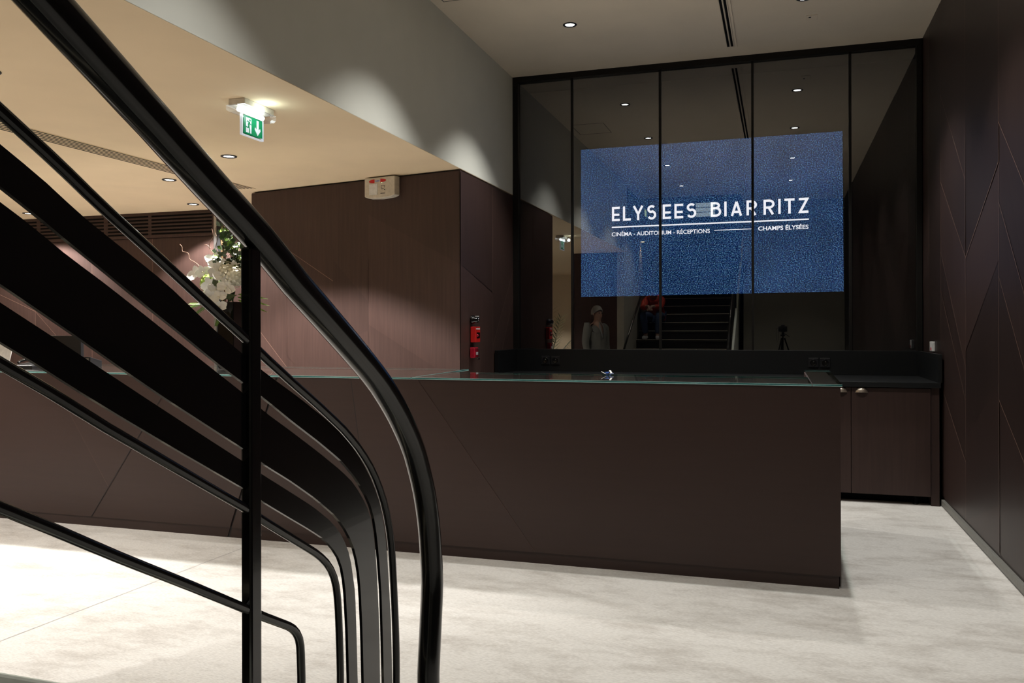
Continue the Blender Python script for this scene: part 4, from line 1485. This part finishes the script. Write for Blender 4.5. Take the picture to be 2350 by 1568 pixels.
def ivy_spray(pts, count, spread, nm='ivy_spray'):
    b = MB()
    path = [FC + Vector(p) for p in pts]
    b.tube(path, .0035, 6, 1)
    n = len(path)
    for k in range(count):
        t = rf.random() ** .8 * (n - 1)
        i = min(n - 2, int(t))
        p = path[i].lerp(path[i + 1], t - i) + Vector((rf.gauss(0, spread), rf.gauss(0, spread * .7), rf.gauss(0, spread)))
        nr = Vector((rf.uniform(-.6, .8), rf.uniform(-1, -.1), rf.uniform(-.4, .7)))
        T = Matrix.Translation(p) @ orient(nr, rf.uniform(0, 6.28))
        s = rf.uniform(.032, .055)
        leafshape(b, T, s, s * .85, 0 if rf.random() < .75 else 2)
    b.build(nm, [M['leaf'], M['twig'], M['leafl']], fl, fix=False)


ivy_spray([(0, 0, 0), (.02, .02, .18), (.0, .02, .30), (-.03, .0, .42)], 130, .030)
ivy_spray([(.02, 0, .02), (.08, .0, .16), (.10, .0, .26)], 90, .034)
ivy_spray([(.04, 0, .02), (.14, .0, .12), (.19, .0, .18)], 60, .030)
ivy_spray([(-.05, 0, .02), (-.08, .0, .14), (-.09, .0, .20)], 28, .022)
# twisted twigs
for pts in ([(-.13, .0, .05), (-.14, 0, .14), (-.115, 0, .20), (-.155, 0, .25), (-.15, 0, .30), (-.125, 0, .34), (-.135, 0, .40)],
            [(-.09, .0, .08), (-.075, 0, .20), (-.10, 0, .26), (-.085, 0, .32), (-.105, 0, .37), (-.09, 0, .43)],
            [(-.05, .0, .05), (-.055, 0, .18), (-.035, 0, .23), (-.06, 0, .30), (-.05, 0, .37)],
            [(-.20, .0, .06), (-.25, 0, .12), (-.29, 0, .15), (-.335, 0, .175), (-.35, 0, .22), (-.40, 0, .235), (-.405, 0, .27), (-.425, 0, .29)],
            [(-.15, .0, .25), (-.175, 0, .275), (-.20, 0, .28)]):
    b = MB()
    path = []
    P_ = [Vector(p) for p in pts]
    for i in range(len(P_) - 1):
        for k in range(5):
            t = k / 5
            a, c1, d1, e1 = P_[max(0, i - 1)], P_[i], P_[i + 1], P_[min(len(P_) - 1, i + 2)]
            q = .5 * ((2 * c1) + (-a + d1) * t + (2 * a - 5 * c1 + 4 * d1 - e1) * t * t + (-a + 3 * c1 - 3 * d1 + e1) * t ** 3)
            path.append(FC + q)
    path.append(FC + P_[-1])
    nn = len(path)
    b.tube(path, [.0030 * (1 - .5 * i / nn) for i in range(nn)], 6)
    b.build('twisted_twig', M['twig'], fl)
# long pale leaves right, fern left, hanging leaf in front
for dz, ln, dr in ((-.13, .23, -.15), (-.15, .25, -.25), (-.17, .24, -.36), (-.155, .20, -.05)):
    b = MB()
    T = Matrix.Translation(FC + Vector((.11, -.03, dz + .03))) @ Matrix.Rotation(-dr, 4, 'Y') @ Matrix.Rotation(rf.uniform(.9, 1.4), 4, 'X')
    leafshape(b, T, ln + .04, .036, 0)
    b.build('long_leaf', M['leafl'], fl, fix=False)
for base, ang, ln in (((-.16, -.02, -.13), 205, .20), ((-.15, -.03, -.15), 222, .19), ((-.14, -.04, -.15), 190, .17), ((.02, -.13, -.20), 262, .14)):
    b = MB()
    T = Matrix.Translation(FC + Vector(base)) @ Matrix.Rotation(math.radians(-ang), 4, 'Y')
    for k in range(12):
        t = (k + 1) / 13
        for s in (-1, 1):
            T2 = T @ Matrix.Translation((ln * t, 0, -.1 * ln * t * t)) @ Matrix.Rotation(s * .5, 4, 'X') @ Matrix.Rotation(s * 1.1, 4, 'Z')
            leafshape(b, T2, .045 * (1 - .7 * t) + .008, .016, 0, .1)
    b.tube([T @ Vector((ln * q, 0, -.1 * ln * q * q)) for q in (0, .3, .6, .95)], .002, 6)
    b.build('fern_frond', M['leafl'], fl, fix=False)
for base, rr in (((.06, -.12, -.13), .2), ((.09, -.10, -.16), 1.2), ((.0, -.12, -.05), 2.0)):
    b = MB()
    T = Matrix.Translation(FC + Vector(base)) @ orient((.2, -1, .3), rr)
    leafshape(b, T, .10, .05)
    b.build('green_leaf', M['leaf'], fl, fix=False)
b = MB()
for k in range(7):
    a = k * .9
    b.tube([FC + Vector((.02 * math.cos(a), .02 * math.sin(a), -.42)), FC + Vector((.05 * math.cos(a), .04 * math.sin(a), -.1))], .004, 6)
b.build('stems', M['leaf'], fl)

# palm in the lobby passage, seen in the glass
PX_, PY_ = -4.42, -.1
pp = thing('potted_palm', (PX_, PY_, 0), 'feathery potted palm in front of the cream lobby wall, reflected in the glass', 'plant')
b = MB()
b.lathe([(.001, .0), (.15, 0), (.19, .38), (.20, .42), (.175, .42), (.165, .36), (.001, .36)], (PX_, PY_, 0), 24)
b.build('pot', M['pot'], pp)
for k in range(15):
    a = k * 2.4
    el = .5 + .9 * ((k * 7) % 15) / 15
    L = 1.05
    b = MB()
    path = []
    for i in range(9):
        t = i / 8
        rr_ = L * t * math.cos(el) * .8
        path.append(Vector((PX_ + rr_ * math.cos(a), PY_ + rr_ * math.sin(a), .40 + L * 1.25 * t * math.sin(el) - .55 * t * t * math.cos(el) + .25 * t)))
    b.tube(path, [.007 - .0006 * i for i in range(9)], 6)
    for i in range(2, 9):
        tv = (path[i] - path[i - 1]).normalized()
        for h in (0, .5):
            p = path[i - 1].lerp(path[i], h)
            side = tv.cross(Vector((0, 0, 1))).normalized()
            for s in (-1, 1):
                d = (tv * .8 + side * s * .8 + Vector((0, 0, -.25))).normalized()
                T = Matrix.Translation(p) @ d.to_track_quat('X', 'Z').to_matrix().to_4x4()
                leafshape(b, T, .24, .022, 0, .1)
    b.build('frond', M['palm'], pp, fix=False)


# ------------------------------------------------------------------ people (both seen in the dark glass)
def skin(name, nodes, edges, mat, parent, root, sub=2):
    keys = list(nodes)
    off = WL[parent]
    me = bpy.data.meshes.new(name)
    me.from_pydata([tuple(Vector(nodes[k][0]) - off) for k in keys], [(keys.index(a), keys.index(c)) for a, c in edges], [])
    me.materials.append(mat)
    o = bpy.data.objects.new(name, me)
    COL.objects.link(o)
    o.parent = parent
    WL[o] = off.copy()
    md = o.modifiers.new('skin', 'SKIN')
    md.use_smooth_shade = True
    for k, sv in zip(keys, me.skin_vertices[0].data):
        r = nodes[k][1]
        sv.radius = r if isinstance(r, tuple) else (r, r)
        sv.use_root = (k == root)
    if sub:
        ss = o.modifiers.new('subdivision', 'SUBSURF')
        ss.levels = sub
        ss.render_levels = sub
    return o


def chain(E, *ks):
    for a, c in zip(ks, ks[1:]):
        E.append((a, c))


def hand(nodes, edges, tagk, wrist, direction, palm_n, thumb_side):
    d = Vector(direction).normalized()
    n = Vector(palm_n)
    n = (n - d * n.dot(d)).normalized()
    s = d.cross(n)
    w = Vector(nodes[wrist][0])
    nodes[tagk + 'palm'] = (w + d * .05, .026)
    edges.append((wrist, tagk + 'palm'))
    for i, (o_, L) in enumerate(((-.027, .072), (-.009, .082), (.009, .077), (.027, .060))):
        k0 = w + d * .088 + s * o_ * thumb_side
        k1 = k0 + d * L * .5 + n * .010
        k2 = k0 + d * L * .85 + n * .034
        ka, kb, kc = tagk + 'f%da' % i, tagk + 'f%db' % i, tagk + 'f%dc' % i
        nodes[ka] = (k0, .0105)
        nodes[kb] = (k1, .009)
        nodes[kc] = (k2, .008)
        edges += [(tagk + 'palm', ka), (ka, kb), (kb, kc)]
    t0 = w + d * .045 - s * .034 * thumb_side
    t1 = t0 + d * .040 - s * .016 * thumb_side + n * .014
    nodes[tagk + 't0'] = (t0, .011)
    nodes[tagk + 't1'] = (t1, .009)
    edges += [(tagk + 'palm', tagk + 't0'), (tagk + 't0', tagk + 't1')]


def face_parts(parent, head, f, up, s=1.0, hair='hairg'):
    """eyes, mouth, ears and hair on a head centred at `head` facing f"""
    f = Vector(f).normalized()
    up = Vector(up)
    up = (up - f * up.dot(f)).normalized()
    r = f.cross(up)
    H = Vector(head)
    for sd in (-1, 1):
        b = MB()
        b.ball(H + f * .086 * s + r * sd * .032 * s + up * .004, .011 * s)
        b.build('eye', M['eye'], parent)
        b = MB()
        b.ball(H + r * sd * .080 * s - f * .005 + up * -.01, .022 * s, sc=(.6, .8, 1.3))
        b.build('ear', M['skin'], parent)
    b = MB()
    b.ball(H + f * .088 * s - up * .066 * s, .012 * s, T=Matrix.Identity(4), sc=(1.5, 1.0, .45))
    b.build('mouth', M['lip'], parent)
    b = MB()
    R = Matrix((( r.x, f.x, up.x, 0), (r.y, f.y, up.y, 0), (r.z, f.z, up.z, 0), (0, 0, 0, 1)))
    vs, fs = [], []
    for i in range(9):
        th = math.pi * .60 * i / 8
        for k in range(16):
            a = 2 * math.pi * k / 16
            fr_ = math.sin(a)           # +1 towards face
            th2 = th * (1 - .36 * max(0, fr_))
            p = Vector((.088 * math.sin(th2) * math.cos(a), .108 * math.sin(th2) * math.sin(a) - .012, .118 * math.cos(th2) + .016)) * s
            vs.append(H + (R @ p.to_4d()).to_3d() if False else H + r * p.x + f * p.y + up * p.z)
    for i in range(8):
        for k in range(16):
            fs.append((i * 16 + k, i * 16 + (k + 1) % 16, i * 16 + 16 + (k + 1) % 16, i * 16 + 16 + k))
    b.mesh(vs, fs, 0, True)
    h = b.build('hair', M[hair], parent)
    so = h.modifiers.new('thickness', 'SOLIDIFY')
    so.thickness = .012 * s
    so.offset = 0


# standing man with grey hair and pale coat
MX, MY = -3.00, 1.95
man = thing('person', (MX, MY, 0), 'standing grey haired person in pale coat, reflected in the dark glass at left', 'person')
Fm = Vector((.80, .60, 0)).normalized()        # facing
Rm = Vector((Fm.y, -Fm.x, 0))                  # person's right
U = Vector((0, 0, 1))
pm = lambda r, f, z: Vector((MX, MY, z)) + Rm * r + Fm * f
N, E_g = {}, []
N['pelvis'] = (pm(0, 0, .93), (.15, .11))
N['waist'] = (pm(0, 0, 1.08), (.14, .105))
N['chest'] = (pm(0, .01, 1.27), (.165, .115))
N['neckb'] = (pm(0, 0, 1.42), (.06, .06))
N['neck'] = (pm(0, .015, 1.49), (.055, .055))
N['jaw'] = (pm(0, .035, 1.555), (.062, .068))
N['head'] = (pm(0, .02, 1.62), (.075, .09))
N['crown'] = (pm(0, .005, 1.68), (.062, .075))
chain(E_g, 'pelvis', 'waist', 'chest', 'neckb', 'neck', 'jaw', 'head', 'crown')
N['nose'] = (pm(0, .105, 1.605), .014)
E_g.append(('head', 'nose'))
for sd, kk in ((1, 'r'), (-1, 'l')):
    N[kk + 'sh'] = (pm(.18 * sd, 0, 1.385), .05)
    N[kk + 'el'] = (pm(.225 * sd, -.03, 1.12), .046)
    N[kk + 'wr'] = (pm(.215 * sd, .06, .88), .030)
    chain(E_g, 'neckb', kk + 'sh', kk + 'el', kk + 'wr')
    hand(N, E_g, kk, kk + 'wr', Vector((0, 0, -1)) + Fm * .25, Rm * -sd, sd)
    N[kk + 'hp'] = (pm(.095 * sd, 0, .86), .088)
    N[kk + 'kn'] = (pm(.10 * sd, .02, .48), .060)
    N[kk + 'an'] = (pm(.10 * sd, -.01, .085), .040)
    N[kk + 'to'] = (pm(.115 * sd, .15, .035), .034)
    chain(E_g, 'pelvis', kk + 'hp', kk + 'kn', kk + 'an', kk + 'to')
skin('body', N, E_g, M['skin'], man, 'pelvis')
face_parts(man, pm(0, .02, 1.625), Fm, U)
C_, E2 = {}, []
C_['hem'] = (pm(0, 0, .72), (.205, .16))
C_['hip'] = (pm(0, 0, .92), (.20, .155))
C_['waist'] = (pm(0, 0, 1.08), (.19, .15))
C_['chest'] = (pm(0, .01, 1.28), (.205, .15))
C_['collar'] = (pm(0, 0, 1.42), (.10, .09))
C_['col2'] = (pm(0, .01, 1.46), (.082, .08))
chain(E2, 'hem', 'hip', 'waist', 'chest', 'collar', 'col2')
for sd, kk in ((1, 'r'), (-1, 'l')):
    C_[kk + 'sh'] = (pm(.19 * sd, 0, 1.395), .092)
    C_[kk + 'el'] = (pm(.232 * sd, -.03, 1.12), .066)
    C_[kk + 'cf'] = (pm(.220 * sd, .05, .90), .052)
    C_[kk + 'tr'] = (pm(.10 * sd, 0, 1.40), .088)
    chain(E2, 'collar', kk + 'tr', kk + 'sh', kk + 'el', kk + 'cf')
skin('coat', C_, E2, M['coat'], man, 'waist')
C_, E2 = {}, []
C_['pel'] = (pm(0, 0, .95), (.165, .125))
for sd, kk in ((1, 'r'), (-1, 'l')):
    C_[kk + 'hp'] = (pm(.095 * sd, 0, .85), .100)
    C_[kk + 'kn'] = (pm(.10 * sd, .02, .48), .075)
    C_[kk + 'an'] = (pm(.10 * sd, -.01, .09), .064)
    chain(E2, 'pel', kk + 'hp', kk + 'kn', kk + 'an')
skin('trousers', C_, E2, M['trous'], man, 'pel')
for sd in (1, -1):
    C_, E2 = {}, []
    C_['heel'] = (pm(.10 * sd, -.05, .046), .044)
    C_['ball'] = (pm(.11 * sd, .09, .044), .046)
    C_['toe'] = (pm(.118 * sd, .18, .036), .036)
    chain(E2, 'heel', 'ball', 'toe')
    skin('shoe', C_, E2, M['shoed'], man, 'heel')
b = MB()
for s in (-1, 1):
    b.tube([pm(.01 * s, .085, 1.475), pm(.045 * s, .130, 1.40), pm(.03 * s, .160, 1.30), pm(.008 * s, .162, 1.22)], [.010, .016, .014, .006], 8, flat=.5)
b.build('lapels', M['shirt'], man)

# seated person in a red jacket on the stairs
sxx = -2.325
STEP_F, STEP_S = 7, 9
zf, zs = RIS * STEP_F, RIS * STEP_S
ys = Y0 - TRD * STEP_S - .12          # hips on the seat step
yf = Y0 - TRD * STEP_F - .13          # heels on the foot step
per = thing('person', (sxx, ys, zs), 'person in red jacket and blue jeans sitting hunched on the stairs, reflected in the glass', 'person')
ps = lambda x, y, z: Vector((sxx + x, y, z))
N, E_g = {}, []
N['pelvis'] = (ps(0, ys, zs + .11), (.14, .12))
N['waist'] = (ps(0, ys + .07, zs + .24), (.13, .11))
N['chest'] = (ps(0, ys + .20, zs + .38), (.15, .11))
N['neckb'] = (ps(0, ys + .30, zs + .47), (.07, .065))
N['neck'] = (ps(0, ys + .35, zs + .505), (.052, .052))
N['jaw'] = (ps(0, ys + .42, zs + .50), (.060, .062))
N['head'] = (ps(0, ys + .42, zs + .56), (.075, .088))
N['crown'] = (ps(0, ys + .40, zs + .625), (.062, .074))
chain(E_g, 'pelvis', 'waist', 'chest', 'neckb', 'neck', 'jaw', 'head', 'crown')
N['nose'] = (ps(0, ys + .515, zs + .545), .014)
E_g.append(('head', 'nose'))
ky = yf + .10
kz = zf + .50
for sd, kk in ((1, 'r'), (-1, 'l')):
    N[kk + 'sh'] = (ps(.160 * sd, ys + .26, zs + .43), .058)
    N[kk + 'el'] = (ps(.155 * sd, ky - .06, kz + .10), .044)
    N[kk + 'wr'] = (ps(.055 * sd, ky + .10, kz + .13), .029)
    chain(E_g, 'neckb', kk + 'sh', kk + 'el', kk + 'wr')
    hand(N, E_g, kk, kk + 'wr', (-.55 * sd, .6, -.35), (0, -.3, -1), -sd)
    N[kk + 'hp'] = (ps(.10 * sd, ys + .03, zs + .10), .085)
    N[kk + 'kn'] = (ps(.15 * sd, ky, kz - .02), .062)
    N[kk + 'an'] = (ps(.11 * sd, yf, zf + .09), .040)
    N[kk + 'to'] = (ps(.13 * sd, yf + .15, zf + .035), .032)
    chain(E_g, 'pelvis', kk + 'hp', kk + 'kn', kk + 'an', kk + 'to')
skin('body', N, E_g, M['skin'], per, 'pelvis')
face_parts(per, ps(0, ys + .415, zs + .565), (0, .93, -.36), (0, .3, 1), .96, 'haird')
C_, E2 = {}, []
C_['hem'] = (ps(0, ys - .01, zs + .11), (.185, .15))
C_['waist'] = (ps(0, ys + .07, zs + .25), (.18, .15))
C_['chest'] = (ps(0, ys + .20, zs + .39), (.19, .145))
C_['collar'] = (ps(0, ys + .30, zs + .465), (.095, .085))
C_['col2'] = (ps(0, ys + .34, zs + .49), (.078, .074))
chain(E2, 'hem', 'waist', 'chest', 'collar', 'col2')
for sd, kk in ((1, 'r'), (-1, 'l')):
    C_[kk + 'sh'] = (ps(.162 * sd, ys + .26, zs + .43), .076)
    C_[kk + 'el'] = (ps(.160 * sd, ky - .06, kz + .10), .062)
    C_[kk + 'cf'] = (ps(.075 * sd, ky + .085, kz + .128), .045)
    chain(E2, 'collar', kk + 'sh', kk + 'el', kk + 'cf')
skin('jacket', C_, E2, M['jacket'], per, 'waist')
C_, E2 = {}, []
C_['pel'] = (ps(0, ys, zs + .115), (.155, .125))
for sd, kk in ((1, 'r'), (-1, 'l')):
    C_[kk + 'hp'] = (ps(.10 * sd, ys + .04, zs + .105), .098)
    C_[kk + 'kn'] = (ps(.15 * sd, ky, kz - .02), .076)
    C_[kk + 'an'] = (ps(.11 * sd, yf, zf + .10), .060)
    chain(E2, 'pel', kk + 'hp', kk + 'kn', kk + 'an')
skin('jeans', C_, E2, M['jeans'], per, 'pel')
for sd in (1, -1):
    C_, E2 = {}, []
    C_['heel'] = (ps(.105 * sd, yf - .04, zf + .044), .044)
    C_['ball'] = (ps(.12 * sd, yf + .09, zf + .042), .044)
    C_['toe'] = (ps(.135 * sd, yf + .17, zf + .036), .035)
    chain(E2, 'heel', 'ball', 'toe')
    skin('shoe', C_, E2, M['shoe'], per, 'heel')

# ------------------------------------------------------------------ the photographer's camera on its tripod (seen in the glass)
CM = Matrix.Translation((0, 0, EYE)) @ Matrix.Rotation(YAW, 4, 'Z')
ca = thing('camera', (0, 0, EYE - .05), 'black camera with hanging strap on the tripod, reflected in the dark glass', 'camera')
b = MB()
b.box(-.072, .072, -.175, -.115, -.052, .046, 0, CM)
b.box(-.072, -.035, -.19, -.10, -.050, .036, 0, CM)
b.prism([(-.035, .046), (.035, .046), (.022, .078), (-.022, .078)], 0, 1, 'y') if False else None
b.mesh([CM @ Vector(p) for p in ((-.036, -.172, .045), (.036, -.172, .045), (.036, -.112, .045), (-.036, -.112, .045),
                                 (-.022, -.165, .078), (.022, -.165, .078), (.022, -.115, .074), (-.022, -.115, .074))],
       [(0, 1, 2, 3), (4, 5, 6, 7), (0, 1, 5, 4), (1, 2, 6, 5), (2, 3, 7, 6), (3, 0, 4, 7)])
b.build('camera_body', M['satin'], ca, bevel=.006)
b = MB()
TL = CM @ Matrix.Translation((0, -.115, 0)) @ Matrix.Rotation(-math.pi / 2, 4, 'X')
b.lathe([(.036, 0), (.038, .02), (.040, .045), (.043, .06), (.043, .075), (.039, .078), (.034, .070), (.001, .066)], (0, 0, 0), 28, 0, TL)
b.build('lens', M['black'], ca)
b = MB()
b.box(-.010, .010, -.155, -.125, .078, .083, 0, CM)
b.build('hot_shoe', M['steel'], ca)
b = MB()
sp = [(-.074, -.14, .02), (-.115, -.14, .005), (-.122, -.135, -.09), (-.115, -.14, -.20), (-.095, -.15, -.255), (-.085, -.15, -.20), (-.082, -.15, -.06), (-.074, -.15, .0)]
b.tube([CM @ Vector(p) for p in sp], .006, 8, flat=.4)
b.build('strap', M['satin'], ca)
tr = thing('tripod', tuple(CM @ Vector((0, -.14, -EYE))), 'black tripod carrying the camera, reflected in the dark glass', 'tripod')
b = MB()
b.box(-.03, .03, -.175, -.105, -.062, -.0525, 0, CM)
b.ball(CM @ Vector((0, -.14, -.085)), .026)
b.box(-.035, .035, -.165, -.115, -.135, -.105, 0, CM)
b.build('head', M['satin'], tr)
b = MB()
b.tube([CM @ Vector((.03, -.15, -.09)), CM @ Vector((.085, -.24, -.14))], .007, 8)
b.build('pan_handle', M['satin'], tr)
b = MB()
b.tube([CM @ Vector((0, -.14, -.10)), CM @ Vector((0, -.14, -.62))], .014, 12)
b.build('centre_column', M['black'], tr)
for k in range(3):
    a = math.radians(90 + 120 * k)
    b = MB()
    t0 = Vector((.03 * math.cos(a), -.14 + .03 * math.sin(a), -.17))
    t1 = Vector((.42 * math.cos(a), -.14 + .42 * math.sin(a), -EYE + .004))
    b.tube([CM @ t0, CM @ t0.lerp(t1, .45)], .014, 10)
    b.tube([CM @ t0.lerp(t1, .40), CM @ t1], .010, 10)
    b.ball(CM @ t0.lerp(t1, .45), .017)
    lg = b.build('leg', M['black'], tr)
    b = MB()
    b.ball(CM @ t1 + Vector((0, 0, .010)), .014)
    b.build('rubber_foot', M['matt'], lg)
